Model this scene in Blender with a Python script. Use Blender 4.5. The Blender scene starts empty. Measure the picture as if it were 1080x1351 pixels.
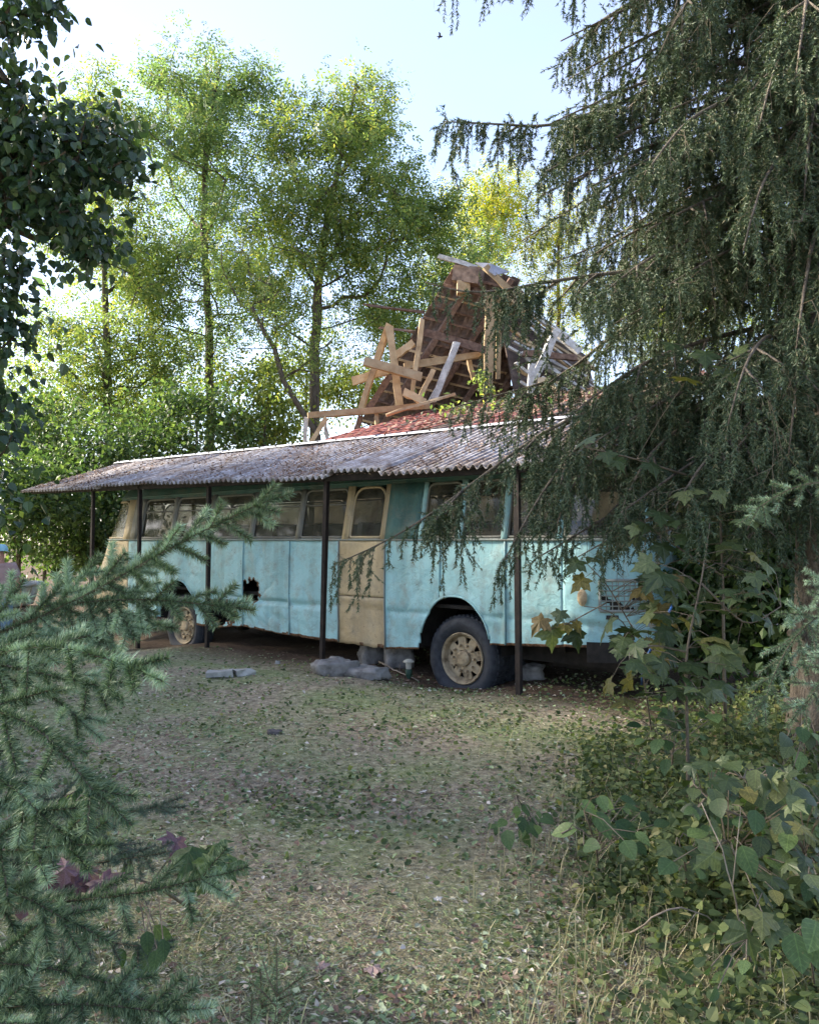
import bpy, math, random
import numpy as np
from mathutils import Vector, Matrix, noise as mnoise
rng = np.random.default_rng(11); random.seed(11)
SC = bpy.context.scene
COL = SC.collection
# ------------------------------------------------------------------ camera, sky, sun, exposure
FPX = 1060.0
PITCH = math.atan(36.5 / FPX)
CAM = np.array([0.0, 0.0, 1.5])
cd = bpy.data.cameras.new('camera'); cam = bpy.data.objects.new('camera', cd); COL.objects.link(cam)
cam.location = CAM; cam.rotation_euler = (math.pi / 2 + PITCH, 0, 0)
cd.sensor_fit = 'HORIZONTAL'; cd.sensor_width = 36; cd.lens = 36 * FPX / 1080
cd.clip_start = 0.05; cd.clip_end = 2000
SC.camera = cam

SUN_AZ = math.radians(-74)      # from the view direction, negative = left
SUN_EL = math.radians(30)
w = bpy.data.worlds.new('World'); SC.world = w; w.use_nodes = True
nt = w.node_tree; nt.nodes.clear()
sky = nt.nodes.new('ShaderNodeTexSky'); sky.sky_type = 'NISHITA'; sky.sun_disc = False
sky.sun_elevation = SUN_EL; sky.sun_rotation = SUN_AZ
sky.air_density = 1.0; sky.dust_density = 1.1; sky.ozone_density = 1.5
tc = nt.nodes.new('ShaderNodeTexCoord')
mp = nt.nodes.new('ShaderNodeMapping'); mp.inputs['Scale'].default_value = (1.5, 1.5, 4.5)
nz = nt.nodes.new('ShaderNodeTexNoise'); nz.inputs['Scale'].default_value = 1.7; nz.inputs['Detail'].default_value = 6
rp = nt.nodes.new('ShaderNodeValToRGB')
rp.color_ramp.elements[0].position = .40; rp.color_ramp.elements[0].color = (.28, .28, .28, 1)
rp.color_ramp.elements[1].position = .76; rp.color_ramp.elements[1].color = (.7, .7, .7, 1)
mx = nt.nodes.new('ShaderNodeMix'); mx.data_type = 'RGBA'
bg = nt.nodes.new('ShaderNodeBackground'); wo = nt.nodes.new('ShaderNodeOutputWorld')
L = nt.links.new
L(tc.outputs['Generated'], mp.inputs['Vector']); L(mp.outputs['Vector'], nz.inputs['Vector']); L(nz.outputs['Fac'], rp.inputs['Fac'])
L(rp.outputs['Color'], mx.inputs['Factor']); L(sky.outputs['Color'], mx.inputs['A']); mx.inputs['B'].default_value = (1.45, 1.36, 1.95, 1)
L(mx.outputs['Result'], bg.inputs['Color']); L(bg.outputs['Background'], wo.inputs['Surface'])
bg.inputs['Strength'].default_value = 0.105

sd = bpy.data.lights.new('sun', 'SUN'); sun = bpy.data.objects.new('sun', sd); COL.objects.link(sun)
sd.energy = 3.8; sd.angle = math.radians(7); sd.color = (1.0, .90, .74)
sdir = Vector((math.sin(SUN_AZ) * math.cos(SUN_EL), math.cos(SUN_AZ) * math.cos(SUN_EL), math.sin(SUN_EL)))
sun.rotation_euler = sdir.to_track_quat('Z', 'Y').to_euler(); sun.location = (-20, 15, 25)
vs = SC.view_settings
vs.view_transform = 'Standard'; vs.look = 'None'; vs.gamma = 1; vs.exposure = 2.55; vs.use_curve_mapping = False
SC.cycles.max_bounces = 6; SC.cycles.diffuse_bounces = 3; SC.cycles.transmission_bounces = 5; SC.cycles.transparent_max_bounces = 12

# ------------------------------------------------------------------ helpers
def pix(x, y, Y):
    """photo pixel + forward distance -> world point"""
    cx = (x - 540) / FPX; cy = -(y - 675.5) / FPX
    d = np.array([cx, math.cos(PITCH) - cy * math.sin(PITCH), math.sin(PITCH) + cy * math.cos(PITCH)])
    return CAM + d * (Y / d[1])
YAW = math.radians(41); CA, SA = math.cos(YAW), math.sin(YAW)
B0 = np.array([0.6, 8.9, 0.0])
def bw(lx, ly, z):      # bus frame -> world
    return np.array([B0[0] + CA * lx + SA * ly, B0[1] - SA * lx + CA * ly, z])
def lx_at(px, ly):      # bus-frame lx of the point at photo column px in the plane ly
    r = (px - 540) / FPX
    return -(B0[0] + SA * ly - r * (B0[1] + CA * ly)) / (CA + r * SA)
def unit(v):
    v = np.asarray(v, float); n = np.linalg.norm(v, axis=-1, keepdims=True); return v / np.maximum(n, 1e-9)
def sstep(a, b, x):
    t = np.clip((x - a) / (b - a), 0, 1); return t * t * (3 - 2 * t)

class Acc:
    def __init__(s): s.V = []; s.F = {3: [], 4: []}; s.n = 0
    def add(s, V, F):
        V = np.asarray(V, float).reshape(-1, 3); F = np.asarray(F, int)
        s.V.append(V); s.F[F.shape[1]].append(F + s.n); s.n += len(V)
        return s
    def add2(s, V, F3, F4):
        V = np.asarray(V, float).reshape(-1, 3); s.V.append(V)
        if len(F3): s.F[3].append(np.asarray(F3, int) + s.n)
        if len(F4): s.F[4].append(np.asarray(F4, int) + s.n)
        s.n += len(V); return s
    def tube(s, P, R, n=6, cap=True):
        P = np.asarray(P, float); R = np.broadcast_to(np.asarray(R, float), (len(P),))
        T = unit(np.gradient(P, axis=0)); ref = np.array([0, 0, 1.0])
        if abs(T[:, 2]).mean() > .8: ref = np.array([1.0, 0, 0])
        U = unit(np.cross(T, ref)); W = np.cross(T, U)
        a = np.linspace(0, 2 * math.pi, n, endpoint=False)
        ring = P[:, None] + R[:, None, None] * (np.cos(a)[None, :, None] * U[:, None] + np.sin(a)[None, :, None] * W[:, None])
        k = len(P); i = np.arange(k - 1)[:, None] * n; j = np.arange(n)[None]
        q = np.stack([i + j, i + (j + 1) % n, i + n + (j + 1) % n, i + n + j], -1).reshape(-1, 4)
        V = ring.reshape(-1, 3)
        if cap:
            V = np.concatenate([V, P[:1], P[-1:]]); c0 = k * n; j = np.arange(n)
            t = np.concatenate([np.stack([(j + 1) % n, j, np.full(n, c0)], -1), np.stack([(k - 1) * n + j, (k - 1) * n + (j + 1) % n, np.full(n, c0 + 1)], -1)])
        else: t = []
        return s.add2(V, t, q)
    def beam(s, p0, p1, w, h=None, up=(0, 0, 1), jit=0.0, seg=1):
        p0 = np.asarray(p0, float); p1 = np.asarray(p1, float); h = h or w
        T = unit(p1 - p0); up = np.asarray(up, float)
        if abs(T @ up) > .95: up = np.array([0, -1.0, .2])
        U = unit(np.cross(T, up)); W = np.cross(U, T)
        V = []
        for k in range(seg + 1):
            c = p0 + (p1 - p0) * k / seg
            for a, b in ((-1, -1), (1, -1), (1, 1), (-1, 1)):
                V.append(c + U * a * w / 2 + W * b * h / 2 + (rng.normal(0, jit, 3) if jit else 0) )
        q = [[0, 1, 2, 3], [seg * 4 + 3, seg * 4 + 2, seg * 4 + 1, seg * 4]]
        for k in range(seg):
            for j in range(4): q.append([k * 4 + j, k * 4 + 4 + j, k * 4 + 4 + (j + 1) % 4, k * 4 + (j + 1) % 4])
        return s.add(V, q)
    def box(s, lo, hi):
        lo = np.asarray(lo, float); hi = np.asarray(hi, float)
        V = [[(lo, hi)[i][0], (lo, hi)[j][1], (lo, hi)[k][2]] for i in (0, 1) for j in (0, 1) for k in (0, 1)]
        return s.add(V, [[0, 1, 3, 2], [4, 6, 7, 5], [0, 4, 5, 1], [2, 3, 7, 6], [0, 2, 6, 4], [1, 5, 7, 3]])
    def grid(s, G, mask=None):
        G = np.asarray(G, float); a, b = G.shape[:2]
        i = np.arange(a - 1)[:, None] * b; j = np.arange(b - 1)[None]
        q = np.stack([i + j, i + j + 1, i + b + j + 1, i + b + j], -1).reshape(-1, 4)
        if mask is not None: q = q[np.asarray(mask).reshape(-1)]
        return s.add(G.reshape(-1, 3), q)
    def lathe(s, prof, n, org=(0, 0, 0), axis='y'):
        prof = np.asarray(prof, float)   # (along, radius)
        a = np.linspace(0, 2 * math.pi, n, endpoint=False)
        x = prof[:, 1][:, None] * np.cos(a); z = prof[:, 1][:, None] * np.sin(a); y = np.repeat(prof[:, :1], n, 1)
        G = np.stack([x, y, z], -1) if axis == 'y' else np.stack([x, z, y], -1)
        G = np.concatenate([G, G[:, :1]], 1) + np.asarray(org, float)
        return s.grid(G)
    def scatter(s, TV, TF, P, R, S):
        """template copies; P (N,3), R (N,3,3) columns = axes, S (N,) or (N,3)"""
        TV = np.asarray(TV, float); TF = np.asarray(TF, int); N = len(P)
        if N == 0: return s
        S = np.asarray(S, float); S = S[:, None] if S.ndim == 1 else S
        X = TV[None] * S[:, None, :]
        V = np.einsum('nij,nkj->nki', R, X) + np.asarray(P)[:, None]
        F = TF[None] + (np.arange(N) * len(TV))[:, None, None]
        return s.add(V.reshape(-1, 3), F.reshape(-1, TF.shape[1]))
    def needles(s, A, B, per_m, Ln, W, ang=55, jitter=.25):
        A = np.asarray(A, float); B = np.asarray(B, float)
        ln = np.linalg.norm(B - A, axis=1); cnt = np.maximum(1, (ln * per_m).astype(int))
        idx = np.repeat(np.arange(len(A)), cnt); N = len(idx)
        T = unit(B - A)[idx]; t = rng.random(N)
        P = A[idx] + (B - A)[idx] * t[:, None]
        U = unit(np.cross(T, rng.normal(size=(N, 3)))); 
        a = np.radians(ang + rng.normal(0, 10, N))[:, None]
        D = T * np.cos(a) + U * np.sin(a)
        sd_ = unit(np.cross(D, rng.normal(size=(N, 3))))
        l = Ln * (1 + jitter * rng.normal(size=N)).clip(.4, 1.6)[:, None]
        V = np.stack([P + sd_ * W / 2, P - sd_ * W / 2, P + D * l], 1)
        return s.add(V.reshape(-1, 3), np.arange(N * 3).reshape(-1, 3))
    def sticks(s, A, B, r0, r1):
        A = np.asarray(A, float); B = np.asarray(B, float); N = len(A)
        T = unit(B - A); U = unit(np.cross(T, np.array([.31, .2, .93]))); W = np.cross(T, U)
        V = []
        for P, r in ((A, r0), (B, r1)):
            r = np.broadcast_to(np.asarray(r, float), (N,))[:, None]
            for k in range(3):
                c, d = math.cos(k * 2.0944), math.sin(k * 2.0944); V.append(P + r * (c * U + d * W))
        V = np.stack(V, 1).reshape(-1, 3)
        q = np.array([[0, 1, 4, 3], [1, 2, 5, 4], [2, 0, 3, 5]])
        return s.add(V, (q[None] + (np.arange(N) * 6)[:, None, None]).reshape(-1, 4))
    def mesh(s, name, base=None, smooth=False):
        V = np.concatenate(s.V) if s.V else np.zeros((0, 3))
        if base is not None: V = V - np.asarray(base)
        t = np.concatenate(s.F[3]) if s.F[3] else np.zeros((0, 3), int)
        q = np.concatenate(s.F[4]) if s.F[4] else np.zeros((0, 4), int)
        me = bpy.data.meshes.new(name)
        me.vertices.add(len(V)); me.vertices.foreach_set('co', V.astype(np.float32).ravel())
        loops = np.concatenate([t.ravel(), q.ravel()]); me.loops.add(len(loops)); me.loops.foreach_set('vertex_index', loops.astype(np.int32))
        st = np.concatenate([np.arange(len(t)) * 3, len(t) * 3 + np.arange(len(q)) * 4])
        me.polygons.add(len(st)); me.polygons.foreach_set('loop_start', st.astype(np.int32))
        me.polygons.foreach_set('use_smooth', np.full(len(st), smooth))
        me.update(calc_edges=True)
        return me

BASE = {}
def thing(name, label, cat, loc=(0, 0, 0), rotz=0, group=None):
    o = bpy.data.objects.new(name, None); COL.objects.link(o); o.empty_display_size = .2
    o.location = loc; o.rotation_euler = (0, 0, rotz); BASE[o.name] = np.array(loc, float)
    return tag(o, label, cat, group)
def tag(o, label, cat=None, group=None, kind=None):
    if label: o['label'] = label
    if cat: o['category'] = cat
    if group: o['group'] = group
    if kind: o['kind'] = kind
    return o
def obj(name, acc, mat, parent=None, local=False, smooth=False, kind=None, label=None, base=None):
    """link ONE mesh object; world coordinates unless local"""
    b = None
    if not local:
        if parent is not None: b = BASE[parent.name]
        elif base is not None: b = np.asarray(base, float)
    me = acc.mesh(name, b, smooth) if isinstance(acc, Acc) else acc
    if mat and not me.materials: me.materials.append(mat)
    o = bpy.data.objects.new(name, me); COL.objects.link(o)
    if parent is not None: o.parent = parent
    elif b is not None: o.location = b
    BASE[o.name] = b if b is not None else np.zeros(3)
    if kind: o['kind'] = kind
    if label: o['label'] = label
    return o
def inst(name, me, parent, P, R=None, s=1.0):
    """a piece that shares mesh data; P world position"""
    o = bpy.data.objects.new(name, me); COL.objects.link(o); o.parent = parent
    p = np.asarray(P, float) - (BASE[parent.name] if parent else 0)
    M = Matrix.Identity(4)
    sv = np.broadcast_to(np.asarray(s, float), (3,))
    if R is None: R = np.eye(3)
    R = np.asarray(R) * sv[None]
    for i in range(3):
        for j in range(3): M[i][j] = R[i, j]
        M[i][3] = p[i]
    o.matrix_basis = M
    return o
def frames(D, Nn):
    """rotation matrices with y axis = D, z axis close to Nn"""
    D = unit(D); X = unit(np.cross(D, Nn)); Z = np.cross(X, D)
    return np.stack([X, D, Z], -1)

# ------------------------------------------------------------------ materials
def mat_base(name):
    m = bpy.data.materials.new(name); m.use_nodes = True; n = m.node_tree; n.nodes.clear()
    out = n.nodes.new('ShaderNodeOutputMaterial'); b = n.nodes.new('ShaderNodeBsdfPrincipled')
    n.links.new(b.outputs[0], out.inputs[0]); return m, n, b, out
def ramp(n, fac, stops):
    r = n.nodes.new('ShaderNodeValToRGB'); e = r.color_ramp.elements
    while len(e) < len(stops): e.new(.5)
    for i, (p, c) in enumerate(stops): e[i].position = p; e[i].color = (*c, 1)
    n.links.new(fac, r.inputs['Fac']); return r.outputs['Color']
def noise_out(n, scale, detail=5, rough=.55, coord='Object', stretch=None, dist=0):
    t = n.nodes.new('ShaderNodeTexCoord'); v = t.outputs[coord]
    if stretch:
        mp = n.nodes.new('ShaderNodeMapping'); mp.inputs['Scale'].default_value = stretch; n.links.new(v, mp.inputs['Vector']); v = mp.outputs[0]
    z = n.nodes.new('ShaderNodeTexNoise'); z.inputs['Scale'].default_value = scale; z.inputs['Detail'].default_value = detail
    z.inputs['Roughness'].default_value = rough; z.inputs['Distortion'].default_value = dist
    n.links.new(v, z.inputs['Vector']); return z.outputs['Fac']
def mixc(n, fac, a, b, mode='MIX'):
    m = n.nodes.new('ShaderNodeMix'); m.data_type = 'RGBA'; m.blend_type = mode
    for inp, v in (('Factor', fac), ('A', a), ('B', b)):
        if isinstance(v, (int, float)): m.inputs[inp].default_value = v
        elif isinstance(v, tuple): m.inputs[inp].default_value = (*v, 1)
        else: n.links.new(v, m.inputs[inp])
    return m.outputs['Result']
def bump(n, b, fac, strength=.3, dist=.02):
    u = n.nodes.new('ShaderNodeBump'); u.inputs['Strength'].default_value = strength; u.inputs['Distance'].default_value = dist
    n.links.new(fac, u.inputs['Height']); n.links.new(u.outputs[0], b.inputs['Normal'])
def island(n):
    g = n.nodes.new('ShaderNodeNewGeometry'); return g.outputs['Random Per Island']
def objrand(n):
    g = n.nodes.new('ShaderNodeObjectInfo'); return g.outputs['Random']
def foliage(name, stops, trans=.4, tcol=None, rough=.5, spec=.4, per='island', nscale=None, veins=False):
    """leaf: colour varies from leaf to leaf, light passes through"""
    m, n, b, out = mat_base(name)
    c = ramp(n, island(n) if per == 'island' else objrand(n), stops)
    if nscale: c = mixc(n, mixc(n, .5, (1, 1, 1), ramp(n, noise_out(n, nscale, 3), [(.3, (.55, .6, .5)), (.7, (1.2, 1.15, 1))])), c, c, 'MIX') if False else mixc(n, 1.0, c, ramp(n, noise_out(n, nscale, 3), [(.3, (.6, .65, .55)), (.7, (1.0, 1.0, 1.0))]), 'MULTIPLY')
    if veins:     # midrib and side veins, in the leaf's own coordinates
        tq = n.nodes.new('ShaderNodeTexCoord'); sx = n.nodes.new('ShaderNodeSeparateXYZ'); n.links.new(tq.outputs['Object'], sx.inputs[0])
        def mth(op, a, b_=0.0):
            q = n.nodes.new('ShaderNodeMath'); q.operation = op
            for i_, v_ in enumerate((a, b_)):
                if isinstance(v_, (int, float)): q.inputs[i_].default_value = v_
                else: n.links.new(v_, q.inputs[i_])
            return q.outputs[0]
        ax = mth('ABSOLUTE', sx.outputs['X']); sv = mth('ABSOLUTE', mth('SINE', mth('MULTIPLY', mth('SUBTRACT', sx.outputs['Y'], mth('MULTIPLY', ax, .9)), 20.0)))
        vm = mth('MAXIMUM', mth('LESS_THAN', ax, .016), mth('LESS_THAN', sv, .16))
        c = mixc(n, mth('MULTIPLY', vm, .55), c, mixc(n, 1.0, c, (1.9, 1.8, 1.6), 'MULTIPLY'))
        dm = ramp(n, noise_out(n, 7, 6, .7), [(.58, (0, 0, 0)), (.70, (.75, .75, .75))]); c = mixc(n, dm, c, (.13, .10, .05))
    n.links.new(c, b.inputs['Base Color']); b.inputs['Roughness'].default_value = rough; b.inputs['Specular IOR Level'].default_value = spec
    t = n.nodes.new('ShaderNodeBsdfTranslucent')
    n.links.new(mixc(n, 1.0, c, tcol or (1.5, 1.55, .7), 'MULTIPLY'), t.inputs['Color'])
    s = n.nodes.new('ShaderNodeMixShader'); s.inputs[0].default_value = trans
    n.links.new(b.outputs[0], s.inputs[1]); n.links.new(t.outputs[0], s.inputs[2]); n.links.new(s.outputs[0], out.inputs[0])
    return m
def solid(name, stops, scale=8, rough=.8, bstr=.3, bdist=.01, stretch=None, spec=.3, metal=0, obj_var=0, detail=6):
    m, n, b, out = mat_base(name)
    f = noise_out(n, scale, detail, .6, stretch=stretch)
    c = ramp(n, f, stops)
    if obj_var: c = mixc(n, 1.0, c, ramp(n, objrand(n), [(0, (1 - obj_var,) * 3), (1, (1 + obj_var * .6,) * 3)]), 'MULTIPLY')
    n.links.new(c, b.inputs['Base Color']); b.inputs['Roughness'].default_value = rough
    b.inputs['Specular IOR Level'].default_value = spec; b.inputs['Metallic'].default_value = metal
    if bstr: bump(n, b, noise_out(n, scale * 4, 4, stretch=stretch), bstr, bdist)
    return m
M = {}
M['bark'] = solid('bark', [(.3, (.045, .035, .026)), (.6, (.13, .105, .08)), (.8, (.19, .165, .13))], 6, .95, .9, .03, (3, 3, .7))
M['bark_spruce'] = solid('bark_spruce', [(.3, (.05, .042, .034)), (.5, (.13, .108, .085)), (.75, (.21, .18, .145))], 9, .95, 1.0, .03, (2, 2, .8))
M['twig'] = solid('twig', [(.3, (.07, .055, .04)), (.7, (.2, .165, .12))], 20, .9, .2)
M['twig_pale'] = solid('twig_pale', [(.3, (.16, .13, .1)), (.7, (.34, .29, .23))], 20, .9, .2)
M['ash'] = foliage('ash_leaf', [(0, (.085, .14, .045)), (.5, (.155, .225, .07)), (.85, (.24, .30, .095)), (1, (.37, .34, .09))], .55, (1.4, 1.4, .8))
M['ash2'] = foliage('ash_leaf_cool', [(0, (.075, .135, .055)), (.5, (.13, .2, .075)), (.9, (.2, .265, .1)), (1, (.32, .3, .1))], .55, (1.35, 1.4, .9))
M['yellow'] = foliage('yellowing_leaf', [(0, (.14, .21, .03)), (.6, (.26, .28, .045)), (1, (.42, .34, .05))], .5)
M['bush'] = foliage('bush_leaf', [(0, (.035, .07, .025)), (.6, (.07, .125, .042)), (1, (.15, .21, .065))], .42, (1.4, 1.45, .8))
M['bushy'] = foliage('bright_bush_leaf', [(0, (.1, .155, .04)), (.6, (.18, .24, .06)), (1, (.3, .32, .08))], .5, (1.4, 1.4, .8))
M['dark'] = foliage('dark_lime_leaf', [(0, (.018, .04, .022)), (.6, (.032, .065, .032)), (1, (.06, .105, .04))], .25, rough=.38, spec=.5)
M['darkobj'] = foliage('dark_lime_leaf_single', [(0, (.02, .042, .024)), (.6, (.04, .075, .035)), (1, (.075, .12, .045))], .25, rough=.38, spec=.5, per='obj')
M['spruce'] = foliage('spruce_needle', [(0, (.03, .055, .028)), (.6, (.062, .095, .048)), (.9, (.105, .14, .075)), (1, (.18, .155, .09))], .12, (1.2, 1.2, .8), rough=.6)
M['bluespruce'] = foliage('blue_spruce_needle', [(0, (.04, .08, .04)), (.6, (.115, .18, .09)), (1, (.24, .31, .175))], .12, (1.1, 1.2, .9), rough=.5)
M['lit_newgrowth'] = foliage('lit_new_spruce_growth', [(0, (.17, .27, .165)), (.6, (.29, .40, .255)), (1, (.44, .55, .38))], .12, (1.1, 1.2, .9), rough=.5)  # paler young needles; also paints brightly lit shoots into the colour
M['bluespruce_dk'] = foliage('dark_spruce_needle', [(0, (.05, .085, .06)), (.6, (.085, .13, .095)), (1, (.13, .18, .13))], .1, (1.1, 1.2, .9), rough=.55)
M['maple'] = foliage('maple_leaf', [(0, (.035, .055, .022)), (.5, (.07, .10, .04)), (.9, (.145, .175, .075)), (1, (.2, .18, .055))], .25, rough=.45, spec=.35, per='obj', nscale=9, veins=True)
M['maple_brown'] = foliage('maple_leaf_turning', [(0, (.15, .14, .04)), (.5, (.15, .10, .04)), (1, (.22, .19, .05))], .35, per='obj', nscale=9, veins=True)
M['maple_purple'] = foliage('maple_leaf_purple', [(0, (.12, .06, .085)), (.5, (.17, .09, .13)), (1, (.26, .15, .2))], .25, per='obj', nscale=25)
M['leafgreen'] = foliage('fresh_leaf', [(0, (.04, .08, .035)), (.6, (.08, .135, .05)), (1, (.17, .24, .09))], .35, per='obj', nscale=9, veins=True, spec=.3)
M['weed'] = foliage('weed_leaf', [(0, (.04, .065, .026)), (.5, (.09, .125, .045)), (.9, (.18, .215, .08)), (1, (.3, .27, .12))], .3, spec=.25)
M['litter'] = foliage('leaf_litter', [(0, (.06, .10, .045)), (.3, (.14, .20, .08)), (.5, (.26, .33, .17)), (.62, (.42, .47, .32)), (.66, (.24, .16, .11)), (.82, (.15, .09, .065)), (.95, (.42, .36, .28)), (1, (.6, .54, .48))], .1, (1, 1, .8), rough=.8)
M['straw'] = foliage('straw', [(0, (.24, .21, .14)), (.3, (.44, .40, .28)), (.55, (.64, .59, .44)), (.62, (.36, .41, .20)), (.9, (.22, .29, .12)), (1, (.25, .17, .12))], .1, (1, 1, .8), rough=.85)
M['drygrass'] = foliage('dry_grass', [(0, (.2, .18, .09)), (.6, (.38, .34, .19)), (.85, (.5, .45, .28)), (1, (.2, .26, .1))], .2, (1, 1, .8), rough=.8)
M['moss'] = foliage('roof_litter', [(0, (.1, .065, .05)), (.5, (.2, .13, .1)), (.85, (.27, .19, .15)), (1, (.12, .12, .06))], .05, (1, 1, 1), rough=.9)
# ------------------------------------------------------------------ ground
WHEELS = [(-.10, .17), (-5.55, .157)]
wheel_xy = [bw(a, -.05, 0)[:2] for a, _ in WHEELS]
def gnoise(x, y):
    return .022 * np.sin(1.7 * x + 1.1 * y) * np.sin(1.3 * y - .8 * x + 2) + .012 * np.sin(4.3 * x + 1) * np.sin(3.9 * y + .5) + .006 * np.sin(9.1 * x + 3.3 * y) * np.sin(8.3 * y - 2 * x)
def gh(x, y):
    x = np.asarray(x, float); y = np.asarray(y, float)
    z = gnoise(x, y)
    z = z - .30 * sstep(-3.2, -5.6, x) * sstep(4, 10, y)
    d = CA * (y - B0[1]) + SA * (x - B0[0])          # distance behind the bus side
    z = z - .05 * sstep(-1.8, -.2, d)
    for wx, wy in wheel_xy: z = z - .10 * np.exp(-((x - wx) ** 2 + (y - wy) ** 2) / .35)
    z = z + .10 * np.exp(-((x - 3.0) ** 2 + (y - 5.3) ** 2) / .8)
    return z
def axis_vals(lo, hi, fine_lo, fine_hi, st):
    f = np.arange(fine_lo, fine_hi, st); out = [f]
    v = fine_hi; s = st; hi_l = []
    while v < hi: hi_l.append(v); s *= 1.25; v += s
    v = fine_lo; s = st; lo_l = []
    while v > lo: s *= 1.25; v -= s; lo_l.append(v)
    return np.concatenate([lo_l[::-1], f, hi_l])
gx = axis_vals(-400, 400, -7, 5, .1); gy = axis_vals(-120, 600, 1.2, 14, .1)
X, Yg = np.meshgrid(gx, gy)
G = np.stack([X, Yg, gh(X, Yg)], -1)
m, n, b, out = mat_base('soil_and_mown_grass')
f1 = noise_out(n, .9, 4); f2 = noise_out(n, 16, 8, .75); f3 = noise_out(n, 70, 5, .8)
soil = ramp(n, f2, [(.28, (.11, .085, .062)), (.46, (.28, .235, .17)), (.58, (.45, .395, .29)), (.78, (.60, .55, .43))])
grn = ramp(n, f2, [(.3, (.11, .13, .06)), (.5, (.26, .30, .145)), (.7, (.46, .48, .30))])
c = mixc(n, ramp(n, f1, [(.42, (0, 0, 0)), (.62, (1, 1, 1))]), soil, grn)
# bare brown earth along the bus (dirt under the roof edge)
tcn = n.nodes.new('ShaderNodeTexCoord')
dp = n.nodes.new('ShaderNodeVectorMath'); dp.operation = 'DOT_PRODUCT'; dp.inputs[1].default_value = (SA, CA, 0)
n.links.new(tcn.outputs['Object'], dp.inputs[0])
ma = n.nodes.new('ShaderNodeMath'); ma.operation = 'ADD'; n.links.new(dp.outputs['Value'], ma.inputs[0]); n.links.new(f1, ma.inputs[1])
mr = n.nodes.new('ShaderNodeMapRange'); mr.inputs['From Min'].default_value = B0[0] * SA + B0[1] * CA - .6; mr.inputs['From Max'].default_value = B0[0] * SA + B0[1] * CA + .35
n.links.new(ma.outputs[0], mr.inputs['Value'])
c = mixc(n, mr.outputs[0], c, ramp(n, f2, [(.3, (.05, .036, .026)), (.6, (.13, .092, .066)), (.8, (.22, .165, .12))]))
c = mixc(n, .55, c, ramp(n, f3, [(.35, (.45, .45, .45)), (.65, (1.35, 1.3, 1.2))]), 'MULTIPLY')
n.links.new(c, b.inputs['Base Color']); b.inputs['Roughness'].default_value = .95; b.inputs['Specular IOR Level'].default_value = .1
bump(n, b, f3, .8, .03)
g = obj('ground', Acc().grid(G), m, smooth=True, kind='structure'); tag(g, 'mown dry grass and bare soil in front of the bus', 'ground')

# ------------------------------------------------------------------ bus
def paint(name, col, col2, rust=.5, extra=None):
    m, n, b, out = mat_base(name)
    c = mixc(n, ramp(n, noise_out(n, 2.5, 6, .6), [(.35, (0, 0, 0)), (.7, (1, 1, 1))]), col, col2)
    c = mixc(n, ramp(n, noise_out(n, 3.0, 5, .6, stretch=(1, 1, .12)), [(.45, (0, 0, 0)), (.75, (.65, .65, .65))]), c, tuple(v * .45 for v in col))   # rain streaks
    sp = ramp(n, noise_out(n, 24, 8, .78), [(.615 - .02 * rust, (0, 0, 0)), (.665, (1, 1, 1))])
    c = mixc(n, sp, c, (.10, .065, .04))
    dirt = ramp(n, noise_out(n, 5, 8, .7), [(.48, (0, 0, 0)), (.75, (.7, .7, .7))])
    c = mixc(n, dirt, c, (.17, .15, .11))
    n.links.new(c, b.inputs['Base Color']); b.inputs['Roughness'].default_value = .55; b.inputs['Specular IOR Level'].default_value = .4
    bump(n, b, noise_out(n, 7, 6, .62, dist=.8), .55, .03)
    return m
M['blue'] = paint('faded_blue_paint', (.27, .50, .53), (.34, .57, .60))
M['tan'] = paint('faded_tan_paint', (.43, .33, .19), (.53, .43, .28), 1.2)
M['teal'] = paint('dark_teal_roof_paint', (.05, .13, .12), (.08, .17, .16))
M['trim'] = paint('dull_trim', (.2, .24, .23), (.3, .32, .3))
M['frame'] = paint('window_frame_metal', (.13, .135, .12), (.2, .195, .175))
M['rust'] = solid('flaking_rust', [(.3, (.05, .028, .018)), (.55, (.16, .085, .045)), (.75, (.27, .2, .16))], 30, .95, .6)
M['black'] = solid('dark_underbody', [(.3, (.012, .011, .01)), (.7, (.035, .03, .027))], 9, .9, .3)
M['rubber'] = solid('perished_rubber', [(.3, (.018, .022, .03)), (.7, (.045, .05, .06))], 14, .75, .3)
M['rim'] = solid('tan_wheel_paint', [(.32, (.09, .065, .042)), (.48, (.30, .24, .155)), (.75, (.44, .37, .26))], 11, .8, .4, detail=9)
m, n, b, out = mat_base('dirty_bus_glass')
n.links.new(ramp(n, noise_out(n, 4, 7, .7), [(.35, (.03, .03, .025)), (.75, (.12, .11, .085))]), b.inputs['Base Color'])
b.inputs['Roughness'].default_value = .07; b.inputs['Specular IOR Level'].default_value = .6
tr = n.nodes.new('ShaderNodeBsdfTransparent'); tr.inputs[0].default_value = (.75, .75, .68, 1); ms = n.nodes.new('ShaderNodeMixShader')
mrn = n.nodes.new('ShaderNodeMapRange'); n.links.new(noise_out(n, 2.2, 7, .7), mrn.inputs['Value'])
mrn.inputs['From Min'].default_value = .35; mrn.inputs['From Max'].default_value = .7; mrn.inputs['To Min'].default_value = .34; mrn.inputs['To Max'].default_value = .06
n.links.new(mrn.outputs[0], ms.inputs[0]); n.links.new(b.outputs[0], ms.inputs[1]); n.links.new(tr.outputs[0], ms.inputs[2]); n.links.new(ms.outputs[0], out.inputs[0])
M['glass'] = m
m, n, b, out = mat_base('dusty_cab_glass')
n.links.new(ramp(n, noise_out(n, 5, 7, .7, dist=1.5), [(.35, (.16, .15, .10)), (.7, (.45, .42, .30))]), b.inputs['Base Color']); b.inputs['Roughness'].default_value = .25
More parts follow.
